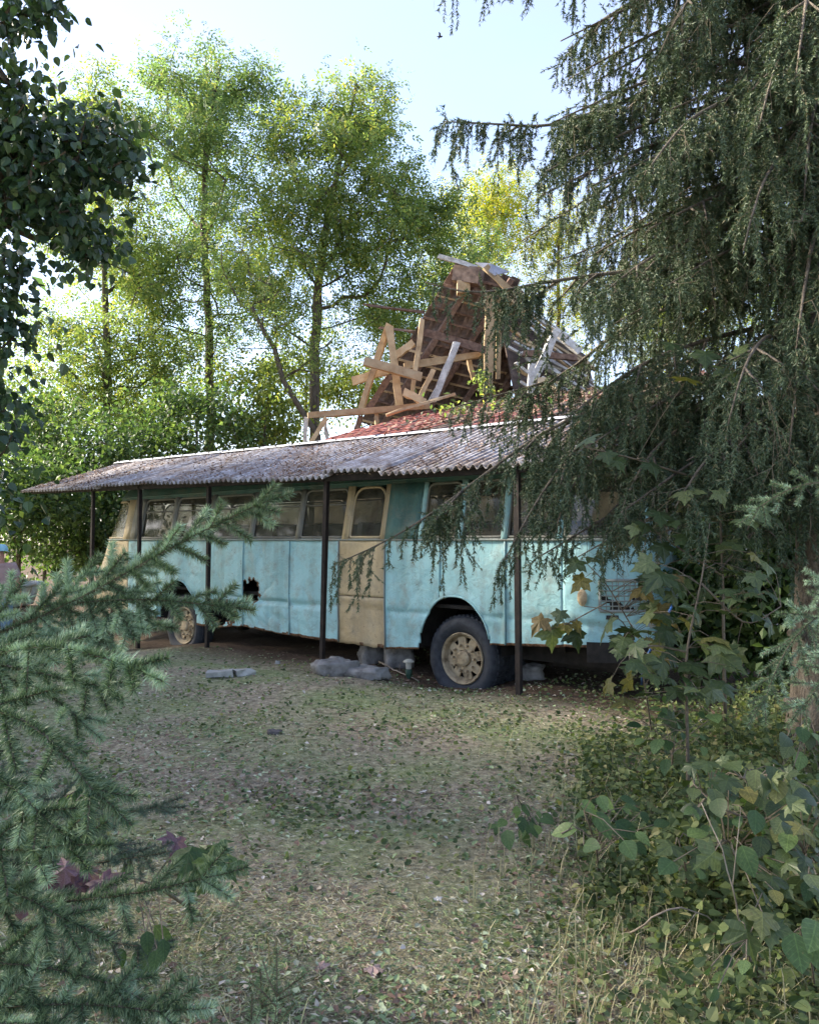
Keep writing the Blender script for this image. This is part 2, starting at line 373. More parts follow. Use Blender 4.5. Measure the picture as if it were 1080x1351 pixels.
tr = n.nodes.new('ShaderNodeBsdfTransparent'); ms = n.nodes.new('ShaderNodeMixShader'); ms.inputs[0].default_value = .35
n.links.new(b.outputs[0], ms.inputs[1]); n.links.new(tr.outputs[0], ms.inputs[2]); n.links.new(ms.outputs[0], out.inputs[0])
M['dustglass'] = m

bus = thing('abandoned_bus', 'old faded blue and tan bus rusting under a corrugated roof', 'bus', tuple(B0), -YAW)
XF, XR, RF, RR, WID = -7.75, 1.30, .75, .62, 2.5
SILL, WTOP = 1.5, 2.17
def per(a):
    """half perimeter of the body in plan: near side (a = lx) round both corners to the centre line; returns x, y, inward normal"""
    if a > XR:
        q = a - XR; arc = RR * math.pi / 2
        if q < arc: t = q / RR; return XR + RR * math.sin(t), RR - RR * math.cos(t), -math.sin(t), math.cos(t)
        return XR + RR, RR + q - arc, -1., 0.
    if a < XF:
        q = XF - a; arc = RF * math.pi / 2
        if q < arc: t = q / RF; return XF - RF * math.sin(t), RF - RF * math.cos(t), math.sin(t), math.cos(t)
        return XF - RF, RF + q - arc, 1., 0.
    return a, 0., 0., 1.
A_FRONT = XF - RF * math.pi / 2 - (WID / 2 - RF); A_REAR = XR + RR * math.pi / 2 + WID / 2 - RR
def bp(a, z, off=0., far=False):
    x, y, nx, ny = per(a)
    ins = -.012 * math.sin(max(0, min(1, (z - .3) / 1.2)) * math.pi) + .13 * max(0, z - SILL) / (WTOP - SILL)
    ins += .42 * max(0, z - 1.0) * float(sstep(-7.3, -8.6, a)) - .10 * float(sstep(1.1, .4, z)) * float(sstep(-7.5, -8.5, a))
    x += nx * (ins - off); y += ny * (ins - off)
    if far: y = WID - y
    return [x, y, z]
def dent(a, z, amp=1.0):
    v = mnoise.noise(Vector((a * 2.1, z * 2.3, 3.1))) * .014 + mnoise.noise(Vector((a * 6, z * 7, 9.2))) * .006 - .011 * (1 - abs(mnoise.noise(Vector((a * 2.7 + z * 1.3, z * 3.1 - a, 6.2)))) * 2.2) ** 3 * float(sstep(1.35, .7, z)) * .8
    zc_ = .665 + .05 * mnoise.noise(Vector((a * 1.3, 0, 4.4))); am_ = (1.0 if -4.3 < a < -1.95 else .45)
    v += am_ * (-.034 * math.exp(-((z - zc_) / .028) ** 2) + .026 * float(sstep(zc_ - .01, zc_ - .06, z)) * (.7 + .8 * mnoise.noise(Vector((a * 2.6, z, 7.7)))))
    v += -.03 * float(sstep(.74, .60, z)) * (.5 + mnoise.noise(Vector((a * 1.9, 0, 7.7))))           # the skirt is creased and pushed in
    v += .010 * abs(mnoise.noise(Vector((a * 5 + z * 6, z * 3 - a * 2, 1.7)))) * float(sstep(.9, .5, z)) * 2
    return v * amp
def skirt(a):
    s_ = -a
    z = np.interp(s_, [-2.6, -1.5, -.7, -.4, .6, 1.2, 2, 3, 3.9, 4.6, 5.2, 6.5, 8.3], [.5, .44, .39, .37, .24, .19, .205, .22, .27, .2, .2, .25, .34])
    return float(z) + .012 * mnoise.noise(Vector((a * 9, 0, 0)))
def arch_cut(a, z):
    for c, _ in WHEELS:
        cc = c - .03
        u = abs(a - cc) / .51
        if u < 1 and z < .17 + .70 * (1 - u ** 2.3) ** .5: return True
    return False
def panel(name, a0, a1, mat, z1=SILL - .012, z0=None, holes=None, st=.03, off=0., far=False, dented=True, parent=None):
    na = max(2, int(abs(a1 - a0) / st)); nz_ = max(4, int((z1 - (z0 or .3)) / st))
    A = np.linspace(a0, a1, na + 1); G = np.zeros((na + 1, nz_ + 1, 3)); mk = np.ones((na, nz_), bool)
    Z = np.zeros((na + 1, nz_ + 1))
    for i, a in enumerate(A):
        zb = skirt(a) if z0 is None else z0
        for k in range(nz_ + 1):
            z = zb + (z1 - zb) * k / nz_; Z[i, k] = z
            ed = min(1, min(abs(a - a0), abs(a - a1)) / .05) 
            G[i, k] = bp(a, z, off + (dent(a, z) * ed if dented else 0), far)
    # smooth arch edge: pull vertices inside the arch down from its outline
    if not far or True:
        for i in range(na):
            for k in range(nz_):
                am = (A[i] + A[i + 1]) / 2; zm = (Z[i, k] + Z[i + 1, k + 1]) / 2
                if z0 is None and arch_cut(am, zm): mk[i, k] = False
                if holes:
                    for (h0, h1, g0, g1) in holes:
                        ua = (am - (h0 + h1) / 2) / ((h1 - h0) / 2); uz = (zm - (g0 + g1) / 2) / ((g1 - g0) / 2)
                        if (abs(ua) ** 2.5 + abs(uz) ** 2.5) < 1 + 1.1 * mnoise.noise(Vector((am * 14, zm * 14, 5))): mk[i, k] = False
    p = Acc().grid(G, mk)
    o = obj(name, p, mat, parent or bus, local=True, smooth=True)
    if holes or (z0 is None and not far):      # rusty rims round holes and along the bottom edge
        o.data.materials.append(M['rust']); mi = []
        for i in range(na):
            for k in range(nz_):
                if not mk[i, k]: continue
                am = (A[i] + A[i + 1]) / 2; zm = (Z[i, k] + Z[i + 1, k + 1]) / 2; ru = zm - skirt(am) < .018 + .035 * max(0, mnoise.noise(Vector((am * 7, zm * 3, 2.2)))) and not (-1.0 < am < .6 and zm > .4 and False)
                for (h0, h1, g0, g1) in (holes or []):
                    ua = (am - (h0 + h1) / 2) / ((h1 - h0) / 2); uz = (zm - (g0 + g1) / 2) / ((g1 - g0) / 2)
                    if (abs(ua) ** 2.5 + abs(uz) ** 2.5) < 1.45 + 1.6 * mnoise.noise(Vector((am * 14, zm * 14, 5))): ru = True
                mi.append(1 if ru else 0)
        o.data.polygons.foreach_set('material_index', np.array(mi, np.int32))
    so = o.modifiers.new('thickness', 'SOLIDIFY'); so.thickness = .012; so.offset = 0
    return o
panel('side_panel', -7.03, -6.15, M['blue']); panel('side_panel', -6.145, -4.80, M['blue'])
panel('side_panel', -4.795, -3.925, M['blue'], holes=[(-4.80, -4.12, .28, .60)], st=.014)
panel('side_panel', -3.92, -2.925, M['blue'], holes=[(-3.95, -3.58, .62, .93)], st=.014)
panel('side_panel', -2.92, -1.975, M['blue'])
panel('side_panel', -1.172, -.335, M['blue'], st=.022); panel('side_panel', -.33, .555, M['blue'], st=.022)
panel('side_panel', .56, 1.25, M['blue'])
rc = panel('rear_corner_panel', 1.255, 2.28, M['blue'], holes=None)
panel('rear_panel', 2.285, A_REAR, M['blue'])
fd = panel('front_door', -8.45, -7.04, M['tan'], label=None) if False else panel('front_door', -8.45, -7.04, M['tan'])
fd['label'] = 'tan front door panel with dusty curved window'
panel('front_panel', A_FRONT, -8.455, M['tan'])
md = panel('middle_door', -1.97, -1.178, M['tan'], z0=.80, st=.035); md['label'] = 'tan upper half of the middle door'
ml = panel('middle_door', -1.97, -1.178, M['tan'], z1=.795, st=.035); ml['label'] = 'tan lower half of the middle door'
# far side walls, simple
for a0, a1 in ((-7.6, -4.8), (-4.79, -2.0), (-1.99, 0.5), (.51, 1.9)): panel('side_panel', a0, a1, M['blue'], far=True, st=.12)
panel('rear_panel', 1.91, A_REAR, M['blue'], far=True, st=.1); panel('front_panel', A_FRONT, -7.61, M['tan'], far=True, st=.1)
# seam strips
for a in (-6.148, -4.797, -3.922, -2.922, -1.972, -1.175, -.332, .557):
    p = Acc(); zb = max(skirt(a), .92 if abs(a + .13) < .4 else 0) + .01
    p.tube([bp(a, z, .012 + dent(a, z) * 0) for z in np.linspace(zb, SILL - .02, 8)], .011, 5)
    obj('seam_strip', p, M['blue'] if a < -2 or a > -1 else M['trim'], bus, local=True, smooth=True)
# wheel-arch lips
for c, _ in WHEELS:
    cc = c - .03; p = Acc(); pts = []
    for u in np.linspace(-1, 1, 33):
        z = .17 + .70 * max(0, 1 - abs(u) ** 2.3) ** .5; a = cc + u * .51
        if z >= skirt(a) - .02: pts.append(bp(a, z, .004 + dent(a, z)))
    p.tube(pts, .013, 6); obj('arch_lip', p, M['blue'], bus, local=True, smooth=True)
# waist rail, gutter
p = Acc(); p.tube([bp(a, SILL, .014) for a in np.linspace(A_FRONT + .02, A_REAR - .02, 90)], .016, 6); obj('waist_rail', p, M['trim'], bus, local=True, smooth=True)
p = Acc(); p.tube([bp(a, WTOP + .05, .012) for a in np.linspace(A_FRONT + .02, A_REAR - .02, 90)], .016, 6); obj('gutter', p, M['teal'], bus, local=True, smooth=True)
# window band: pillars, windows (> panes)
def strip(name, a0, a1, z0, z1, mat, off=0., far=False, n=3, par=None):
    A = np.linspace(a0, a1, max(n, int((a1 - a0) / .12) + 2)); Z = np.linspace(z0, z1, 5)
    o = obj(name, Acc().grid([[bp(a, z, off, far) for z in Z] for a in A]), mat, par or bus, local=True, smooth=True)
    so = o.modifiers.new('thickness', 'SOLIDIFY'); so.thickness = .03; so.offset = -1 if not far else 1
    return o
wins = [-6.98, -6.71, -5.77, -4.77, -3.76, -2.75, -1.86]
def window(a0, a1, glass, bar=True, far=False, rad=.09, fm=None, lower_open=False):
    z0, z1 = SILL + .03, WTOP - .02
    pts = []
    for cx, cz, t0 in ((a1 - rad, z1 - rad, 0), (a0 + rad, z1 - rad, 90), (a0 + .03, z0 + .03, 180), (a1 - .03, z0 + .03, 270)):
        r = rad if t0 < 180 else .03
        for t in np.linspace(t0, t0 + 90, 5): pts.append((cx + r * math.cos(math.radians(t)), cz + r * math.sin(math.radians(t))))
    pts.append(pts[0])
    dense = []
    for (pa, pz), (qa, qz) in zip(pts[:-1], pts[1:]):
        k = max(1, int(math.hypot(qa - pa, qz - pz) / .12))
        for i in range(k): dense.append((pa + (qa - pa) * i / k, pz + (qz - pz) * i / k))
    dense.append(pts[0])
    p = Acc(); p.tube([bp(a, z, .006, far) for a, z in dense], .017, 5)
    zb = 1.95
    if bar: p.tube([bp(a, zb, .006, far) for a in np.linspace(a0, a1, 6)], .012, 5)
    wo_ = obj('window', p, fm or M['frame'], bus, local=True, smooth=True)
    for (p0, p1) in (((z0, zb), (zb, z1)) if bar else ((z0, z1),)):
        if lower_open and p0 == z0: continue
        A = np.linspace(a0 + .004, a1 - .004, 5); Z = np.linspace(p0 + .003, p1 - .003, 4)
        obj('pane', Acc().grid([[bp(a, z, -.008, far) for z in Z] for a in A]), glass, wo_, local=True, smooth=True)
    return wo_
for i in range(len(wins) - 1):
    if wins[i + 1] - wins[i] > .5: window(wins[i] + .045, wins[i + 1] - .045, M['glass'])
    else: strip('window_pillar', wins[i], wins[i + 1] - .045, SILL, WTOP, M['frame'])
for a in wins[1:]: strip('window_pillar', a - .043, a + .043, SILL, WTOP, M['tan'] if a > -1.9 else M['frame'])
window(-1.78, -1.25, M['glass'], bar=False, rad=.16, fm=M['tan']); strip('door_surround', -1.245, -1.175, SILL, WTOP, M['tan']); strip('door_surround', -1.815, -1.785, SILL, WTOP, M['tan'])
strip('blank_panel', -1.172, -.64, SILL, WTOP, M['teal'])
rw = [-.62, -.05, .55, 1.21]
for i in range(3): window(rw[i] + .04, rw[i + 1] - .04, M['glass'], bar=False, lower_open=False)
for a in rw: strip('window_pillar', a - .038, a + .038, SILL, WTOP, M['blue'])
window(1.27, 2.10, M['glass'], bar=False); strip('window_pillar', 2.11, 2.28, SILL, WTOP, M['blue']); window(2.30, A_REAR - .02, M['glass'], bar=False)
dw = window(-8.38, -7.20, M['dustglass'], bar=False, rad=.12, fm=M['tan']); dw['label'] = 'dusty rounded window of the tan front door'
strip('window_pillar', -7.19, -6.985, SILL, WTOP, M['tan']); strip('window_pillar', -8.50, -8.39, SILL, WTOP, M['tan'])
window(A_FRONT + .02, -8.52, M['dustglass'], bar=False, fm=M['tan'])
for a0 in np.arange(-7.4, .9, 1.03):
    window(a0 + .045, a0 + .985, M['glass'], bar=False, far=True); strip('window_pillar', a0 - .043, a0 + .043, SILL, WTOP, M['frame'], far=True)
window(.90, A_REAR - .02, M['glass'], bar=False, far=True); window(A_FRONT + .02, -7.46, M['dustglass'], bar=False, far=True)
# roof shell
def roofp(a, f, far=False):
    p = np.array(bp(a, WTOP, 0, far)); c = np.array([np.clip(p[0], XF + .9, XR - .4), WID / 2, 0])
    q = p + (c - p) * f; q[2] = WTOP + .46 * math.sqrt(1 - (1 - f) ** 2.0); return q
Ar = np.linspace(A_FRONT, A_REAR, 60); Fr = 1 - np.cos(np.linspace(0, math.pi / 2, 14))
p = Acc()
for far in (False, True): p.grid([[roofp(a, f, far) for f in Fr] for a in Ar])
obj('roof', p, M['teal'], bus, local=True, smooth=True)
# floor, chassis
p = Acc(); p.box((-7.9, .1, .72), (1.75, 2.4, .76)); obj('floor', p, M['black'], bus, local=True)
p = Acc(); p.box((-7.3, .45, .18), (1.7, .62, .5)); p.box((-7.3, 1.88, .18), (1.7, 2.05, .5))
for x in (-6.9, -5.0, -3.6, -2.2, -.9, 1.0): p.box((x, .3, .32), (x + .09, 2.2, .47))
p.box((-3.4, .7, .12), (-2.5, 1.3, .45)); p.box((.7, .7, .1), (1.7, 1.8, .7)); obj('chassis', p, M['black'], bus, local=True)
# seats seen dimly through the glass
for k, x in enumerate(np.arange(-6.3, .9, .85)):
    for y in (.35, 1.35):
        p = Acc(); p.beam((x, y + .4, 1.12), (x + .10, y + .4, 1.72), .78, .09, (1, 0, 0)); p.box((x - .42, y, 1.05), (x, y + .8, 1.16)); p.box((x - .3, y + .3, .77), (x - .1, y + .5, 1.05))
        obj('seat', p, M['black'], bus, local=True)
# wheels
def wheel(a, zc, ly, outer=True):
    org = (a, ly, zc)
    R = .48
    prof = [(.03, .275), (.0, .30), (-.035, .36), (-.04, .40), (-.02, .45), (.02, R - .008), (.07, R), (.17, R), (.22, R - .01), (.25, .44), (.26, .38), (.22, .28)]
    p = Acc().lathe(prof, 40, org)
    V = p.V[-1]; k = V[:, 2] < -.10; V[k, 1] -= .03 * np.minimum(1, (-.10 - V[k, 2]) / .1) * np.sign(1)      # flat: the wall bulges where it meets the earth
    ty = obj('tyre', p, M['rubber'], wroot, local=True, smooth=True)
    tr_ = Acc()
    for t in np.linspace(0, 2 * math.pi, 48, endpoint=False):
        c_, s_ = math.cos(t), math.sin(t)
        if zc + s_ * R < -.12: continue
        for y0 in (.05, .125, .20):
            tr_.beam((a + c_ * (R - .004), ly + y0 - .028, zc + s_ * (R - .004)), (a + c_ * (R - .004), ly + y0 + .028, zc + s_ * (R - .004)), .034, .018, (c_, 0, s_))
    obj('tread', tr_, M['rubber'], wroot, local=True)
    if outer:
        p = Acc().lathe([(.06, .245), (.0, .262), (-.018, .283), (-.006, .292), (.02, .288), (.03, .268)], 40, org)
        p.lathe([(.06, .246), (.075, .225)], 40, org)
        p.lathe([(.055, .11), (.05, .09), (.01, .085), (-.005, .06), (-.01, 0.001)], 24, org)
        # disc with hand holes: a ring of spokes
        for k in range(8):
            t = k * math.pi / 4 + .2; c_, s_ = math.cos(t), math.sin(t)
            p.beam((a + c_ * .09, ly + .05, zc + s_ * .09), (a + c_ * .235, ly + .062, zc + s_ * .235), .105, .025, (0, 1, 0), seg=2, jit=.003)
        rm = obj('rim', p, M['rim'], wroot, local=True, smooth=False)
        p = Acc().lathe([(.05, .165), (.04, .17), (.04, .125), (.05, .12)], 24, org); obj('hub_ring', p, M['rim'], wroot, local=True)
        for k in range(10):
            t = k * math.pi / 5; x_, z_ = a + .147 * math.cos(t), zc + .147 * math.sin(t)
            p = Acc().lathe([(.045, .016), (.0, .015), (-.004, .009), (-.004, .0005)], 6, (x_, ly, z_)); obj('wheel_nut', p, M['rim'], wroot, local=True)
for (a, zc) in WHEELS:
    for ly in ((.10, .42) if a > -1 else (.10,)):
        wroot = bpy.data.objects.new('wheel', None); COL.objects.link(wroot); wroot.parent = bus
        wheel(a, zc, ly, ly == .10)
    wroot = bpy.data.objects.new('wheel', None); COL.objects.link(wroot); wroot.parent = bus; wheel(a, zc, 2.12, False)
    p = Acc(); p.tube([(a, .2, zc), (a, 2.3, zc)], .075, 8); p.lathe([(0, .02), (.05, .17), (.2, .17), (.25, .02)], 12, (a, 1.1, zc)); obj('axle', p, M['black'], bus, local=True)
    # inner wheel housing
    p = Acc(); p.grid([[(a + .58 * math.cos(t), y, .25 + .66 * math.sin(t)) for y in (.03, .3, .62)] for t in np.linspace(0, math.pi, 14)]); obj('wheel_housing', p, M['black'], bus, local=True)
# rear corner vent, lamp, rear lamp cluster, bumper
gv = bpy.data.objects.new('engine_vent', None); COL.objects.link(gv); gv.parent = bus
VA0, VA1, VZ0, VZ1 = 1.62, 2.08, .80, 1.10
p = Acc().grid([[bp(a, z, .004) for z in np.linspace(VZ0, VZ1, 3)] for a in np.linspace(VA0, VA1, 8)]); obj('vent_back', p, M['black'], gv, local=True)
p = Acc()
for a in (VA0, VA1): p.tube([bp(a, z, .016) for z in (VZ0, (VZ0 + VZ1) / 2, VZ1)], .016, 5)
for z in (VZ0, VZ1): p.tube([bp(a, z, .016) for a in np.linspace(VA0, VA1, 8)], .016, 5)
obj('vent_frame', p, M['trim'], gv, local=True)
for a in np.linspace(VA0, VA1, 9)[1:-1]:
    p = Acc(); p.tube([bp(a, z, .02) for z in (VZ0, (VZ0 + VZ1) / 2, VZ1)], .0055, 4); obj('vent_bar', p, M['trim'], gv, local=True)
for z in np.linspace(VZ0, VZ1, 7)[1:-1]:
    p = Acc(); p.tube([bp(a, z, .024) for a in np.linspace(VA0, VA1, 8)], .006, 4); obj('vent_bar', p, M['trim'], gv, local=True)
lc = np.array(bp(1.46, .93, .03)); p = Acc()
p.grid([[lc + np.array([.055 * r * math.cos(t), -.03 * (1 - r * r), .085 * r * math.sin(t)]) for t in np.linspace(0, 2 * math.pi, 17)] for r in np.linspace(.01, 1, 5)])
o = obj('side_lamp', p, M['rim'], bus, local=True, smooth=True); o['label'] = 'tan oval side lamp near the rear corner'
for a in (2.22, 2.36):
    c_ = np.array(bp(a, .7, .02)); p = Acc(); p.beam(bp(a - .05, .62, .015), bp(a - .05, .74, .015), .09, .04, (0, 1, 0)); obj('rear_lamp', p, M['trim'], bus, local=True)
p = Acc()
for far in (False, True): p.grid([[bp(a, z, .05, far) for z in (.30, .34, .46, .5)] for a in np.linspace(1.5, A_REAR, 14)])
obj('rear_bumper', p, M['black'], bus, local=True)
p = Acc()
for far in (False, True): p.grid([[bp(a, z, .06, far) for z in (.28, .32, .46, .5)] for a in np.linspace(A_FRONT, -7.9, 14)])
obj('front_bumper', p, M['tan'], bus, local=True)
for far in (False, True):
    a = -8.75; c_ = np.array(bp(a, .95, .01, far)); p = Acc().lathe([(.03, .10), (-.02, .11), (-.03, .09), (-.05, .05), (-.055, .001)], 18, (0, 0, 0))
    o = obj('headlight', p, M['trim'], bus, local=True, smooth=True); o.location = c_; o.rotation_euler = (0, 0, -math.pi / 2)
p = Acc(); p.tube([bp(-1.9, 1.0, .02), bp(-1.9, 1.0, .05), bp(-1.9, 1.16, .05), bp(-1.9, 1.16, .02)], .009, 5); obj('door_handle', p, M['trim'], md, local=True)
p = Acc(); p.tube([bp(-7.14, 1.0, .02), bp(-7.14, 1.0, .05), bp(-7.14, 1.14, .05), bp(-7.14, 1.14, .02)], .009, 5); obj('door_handle', p, M['trim'], fd, local=True)

# ------------------------------------------------------------------ shelter: corrugated gable roof on thin posts
def zeave(lx): return np.interp(-lx, [-3, 0, 10.1], [2.20, 2.235, 2.42])
def zridge(lx): return np.interp(-lx, [-3, 0, 10.1], [2.93, 2.955, 3.07])
m, n, b, out = mat_base('weathered_corrugated_sheet')
c = ramp(n, noise_out(n, 7, 7, .7), [(.3, (.12, .105, .105)), (.5, (.27, .26, .275)), (.7, (.48, .48, .51))])
c = mixc(n, ramp(n, noise_out(n, 2.5, 8, .75), [(.45, (0, 0, 0)), (.62, (1, 1, 1))]), c, ramp(n, noise_out(n, 30, 4), [(.3, (.07, .05, .04)), (.7, (.2, .14, .11))]))
n.links.new(c, b.inputs['Base Color']); b.inputs['Roughness'].default_value = .85; bump(n, b, noise_out(n, 40, 5, .7), .5, .01)
M['corr'] = m
M['post'] = solid('rusty_dark_post', [(.3, (.010, .008, .008)), (.6, (.024, .018, .016)), (.8, (.06, .038, .028))], 12, .8, .3)
M['cap'] = solid('pale_ridge_cap', [(.3, (.3, .31, .35)), (.6, (.52, .54, .6)), (.8, (.7, .72, .78))], 6, .6, .2)
sh = thing('bus_shelter', 'long open shelter with grey corrugated roof on thin dark posts over the bus', 'shelter', tuple(B0), -YAW)
EY0, RY, EY1 = -.47, 1.5, 3.47
def corr(name, x0, x1, y0, y1, za, zb, jit):
    nx = int((x1 - x0) / .0183) + 1; xs = np.linspace(x0, x1, nx); ts = np.linspace(0, 1, 9)
    o1, o2 = random.gauss(0, .012), random.gauss(0, .01)
    G = np.zeros((nx, 9, 3))
    for k, t in enumerate(ts):
        zz = np.array([za(x) + (zb(x) - za(x)) * t for x in xs]) + .026 * np.sin(xs * 2 * math.pi / .11) - .015 * math.sin(t * math.pi) + jit + o1 * (1 - t)
        zz += .006 * np.sin(xs * 3.1 + t * 5)
        G[:, k] = np.stack([xs, np.full(nx, y0 + (y1 - y0) * t - o2 * (1 - t)), zz], -1)
    o = obj(name, Acc().grid(G), M['corr'], sh, local=True, smooth=True)
    so = o.modifiers.new('thickness', 'SOLIDIFY'); so.thickness = .007; so.offset = -1
xs = np.linspace(-10.1, 2.9, 15)
for i in range(14):
    corr('roof_sheet', xs[i] - .04, xs[i + 1] + .04, EY0, RY, zeave, zridge, .008 * (i % 2))
    corr('roof_sheet', xs[i] - .04, xs[i + 1] + .04, EY1, RY, zeave, zridge, .008 * (i % 2))
for i in range(7):
    x0, x1 = xs[2 * i] - .02, xs[min(14, 2 * i + 2)] + .02
    G = [[(x, RY + dy, zridge(x) + .05 - .38 * abs(dy) - .0 + .004 * (i % 2)) for dy in (-.11, -.05, 0, .05, .11)] for x in np.linspace(x0, x1, 12)]
    o = obj('ridge_cap', Acc().grid(G), M['cap'], sh, local=True, smooth=True); so = o.modifiers.new('thickness', 'SOLIDIFY'); so.thickness = .008
    for x in np.arange(x0 + .2, x1, .42):
        p = Acc().lathe([(.0, .018), (.02, .014), (.026, .001)], 6, (x, RY - .09, zridge(x) + .02), axis='z'); obj('roof_bolt', p, M['black'], o, local=True)
posts = [(122, .0), (184, 0), (275, 0), (428, 0), (683, 0)]
PY = -.34
lp = []
for px, _ in posts:
    x = lx_at(px, PY); lp.append(x)
lp.append(2.86)
for i, x in enumerate(lp):
    for y in ((PY, EY1 - .15) if x < 2.5 else (EY1 - .15,)):
        wp = bw(x, y, 0); z0 = float(gh(wp[0], wp[1])) - .12
        lean = (.04, 0) if abs(posts[min(i, 4)][0] - 428) < 1 and y < 0 else (random.gauss(0, .012), 0)
        p = Acc(); p.beam((x - lean[0] if y < 0 else x, y, z0), (x + lean[0], y, zeave(x) + .02), 0.052, .052, (0, 1, 0), seg=3, jit=.002); obj('post', p, M['post'], sh, local=True)
    p = Acc(); p.beam((x, PY, zeave(x) - .04), (x, EY1 - .1, zeave(x) - .04), .06, .10); 
    if not (XF - .9 < x < XR + .8): obj('tie_beam', p, M['post'], sh, local=True)
    for y0 in (EY0 + .08, EY1 - .08):
        p = Acc(); p.beam((x, y0, zeave(x) - .03), (x, RY, zridge(x) - .085), .05, .06); obj('rafter', p, M['post'], sh, local=True)
for y, zf, dz in ((PY, zeave, -.01), (EY1 - .15, zeave, -.01), (RY, zridge, -.11), (.55, lambda x: zeave(x) + .5 * (zridge(x) - zeave(x)), -.075), (2.45, lambda x: zeave(x) + .5 * (zridge(x) - zeave(x)), -.075)):
    p = Acc(); q = [(x, y, zf(x) + dz) for x in np.linspace(-9.9, 2.8, 10)]
    for a_, b_ in zip(q[:-1], q[1:]): p.beam(a_, b_, .07, .09)
    obj('purlin', p, M['post'], sh, local=True)
# leaf litter and moss lying in the corrugations
N = 22000
lx = rng.uniform(-10, 2.8, N); t = rng.beta(1.0, 1.15, N)
den = np.array([mnoise.noise(Vector((x_ * .9, t_ * 3, 2))) for x_, t_ in zip(lx, t)]); k = den + rng.normal(0, .25, N) > -.32; lx = lx[k]; t = t[k]; N = len(lx)
lx = (np.round(lx / .11) - .25 + .5 * 0) * .11 + rng.normal(0, .024, N)
za = np.array([zeave(x_) for x_ in lx]); zb = np.array([zridge(x_) for x_ in lx])
P = np.stack([lx, EY0 + .02 + (RY - EY0 - .2) * t, za + (zb - za) * (.01 + t * .9) + .026 * np.sin(lx * 2 * math.pi / .11) + .024 - .012 * np.sin(t * math.pi)], -1)
D = rng.normal(size=(N, 3)) * (1, 1, .35); Nn = np.stack([rng.normal(0, .35, N), np.full(N, -.35), np.ones(N)], -1)
TL = np.array([[0, -.5, 0], [.32, 0, .05], [0, .5, 0.02], [-.32, 0, .08]])
p = Acc().scatter(TL, [[0, 1, 2, 3]], P, frames(D, Nn), rng.uniform(.02, .06, N)); o = obj('roof_litter', p, M['moss'], sh, local=True, kind='stuff')

# ------------------------------------------------------------------ collapsed house behind the shelter
M['rtile'] = solid('red_clay_tile', [(.3, (.10, .04, .033)), (.5, (.24, .08, .068)), (.75, (.34, .15, .125))], 5, .85, .3, .01, obj_var=.35)
M['otile'] = solid('old_brown_tile', [(.3, (.055, .04, .034)), (.5, (.13, .092, .075)), (.75, (.22, .165, .135))], 6, .9, .3, .01, obj_var=.4)
M['timber'] = solid('pale_old_timber', [(.2, (.19, .125, .07)), (.42, (.38, .27, .155)), (.8, (.56, .43, .27))], 3, .85, .5, .012, (1.5, 1.5, 1.5), obj_var=.32, detail=10)
M['timber_dk'] = solid('brown_timber', [(.25, (.06, .038, .03)), (.5, (.16, .10, .075)), (.75, (.25, .17, .125))], 7, .88, .4, .012, (1.5, 1.5, 1.5), obj_var=.25)
M['timber_gr'] = solid('grey_weathered_timber', [(.25, (.22, .21, .2)), (.5, (.42, .41, .4)), (.75, (.58, .58, .58))], 7, .88, .4, .012, (1.5, 1.5, 1.5), obj_var=.2)
M['plaster'] = solid('old_plaster', [(.3, (.22, .19, .15)), (.7, (.42, .38, .31))], 3, .95, .4)
hb = bw(-4.5, 7, 0); hs = thing('collapsed_house', 'brick house with its roof caved in, bare timbers over red tiles', 'house', tuple(hb))
# walls below
for (x0, y0, x1, y1) in ((-7.2, 4.4, .6, 4.4), (-7.2, 4.4, -7.2, 10.5), (-7.2, 10.5, .6, 10.5), (.6, 4.4, .6, 10.5)):
    a_, c_ = bw(x0, y0, 1.55), bw(x1, y1, 1.55); p = Acc(); p.beam(a_, c_, .35, 3.7); obj('wall', p, M['plaster'], hs)
# near slope of red tiles
def rz(y): return 3.42 + (y - 4.0) * .325
tile_p = Acc(); xs_ = np.linspace(-.115, .115, 7); pr = .022 * np.cos(xs_ / .115 * math.pi) - .01 * (xs_ > .07)
G = np.zeros((7, 3, 3))
for k, yy in enumerate((-.19, 0, .19)): G[:, k] = np.stack([xs_, np.full(7, yy), pr + .012 - .02 * k / 2], -1)
tile_p.grid(G); V = G.copy(); V[:, :, 2] -= .016; tile_p.grid(V[::-1])
e0 = np.stack([G[:, 0], V[:, 0]], 1); tile_p.grid(e0[::-1])
tile_me = tile_p.mesh('roof_tile'); tile_me.materials.append(M['rtile'])
tile_old = tile_p.mesh('roof_tile_old'); tile_old.materials.append(M['otile'])
nr = obj('tiled_slope', Acc().grid([[bw(x, y, rz(y) - .045) for y in (4.0, 5.6, 7.35)] for x in np.linspace(-7.1, .6, 8)]), M['timber_dk'], hs)
ux = bw(1, 0, 0) - bw(0, 0, 0); uy = unit(bw(0, 1, .325) - bw(0, 0, 0)); un = np.cross(ux, uy)
for j, y in enumerate(np.arange(4.15, 7.3, .325)):
    for i, x in enumerate(np.arange(-7.02, .2, .232)):
        lim = -7.05 + max(0, (y - 5.3)) * .15
        if x < lim: continue
        far_r = x > -4.3
        if rng.random() < (.03 + .18 * far_r + .12 * (y > 6.6)): continue
        tz = rng.normal(0, .005 + .02 * far_r); a_ = rng.normal(0, .008 + .05 * far_r)
        R = np.stack([ux * math.cos(a_) + uy * math.sin(a_), uy * math.cos(a_) - ux * math.sin(a_), un], -1)
        inst('roof_tile', tile_me if (rng.random() > .06 + .55 * far_r) else tile_old, nr, bw(x, y, rz(y) + .012 + abs(tz) + .004 * (j % 2)), R)
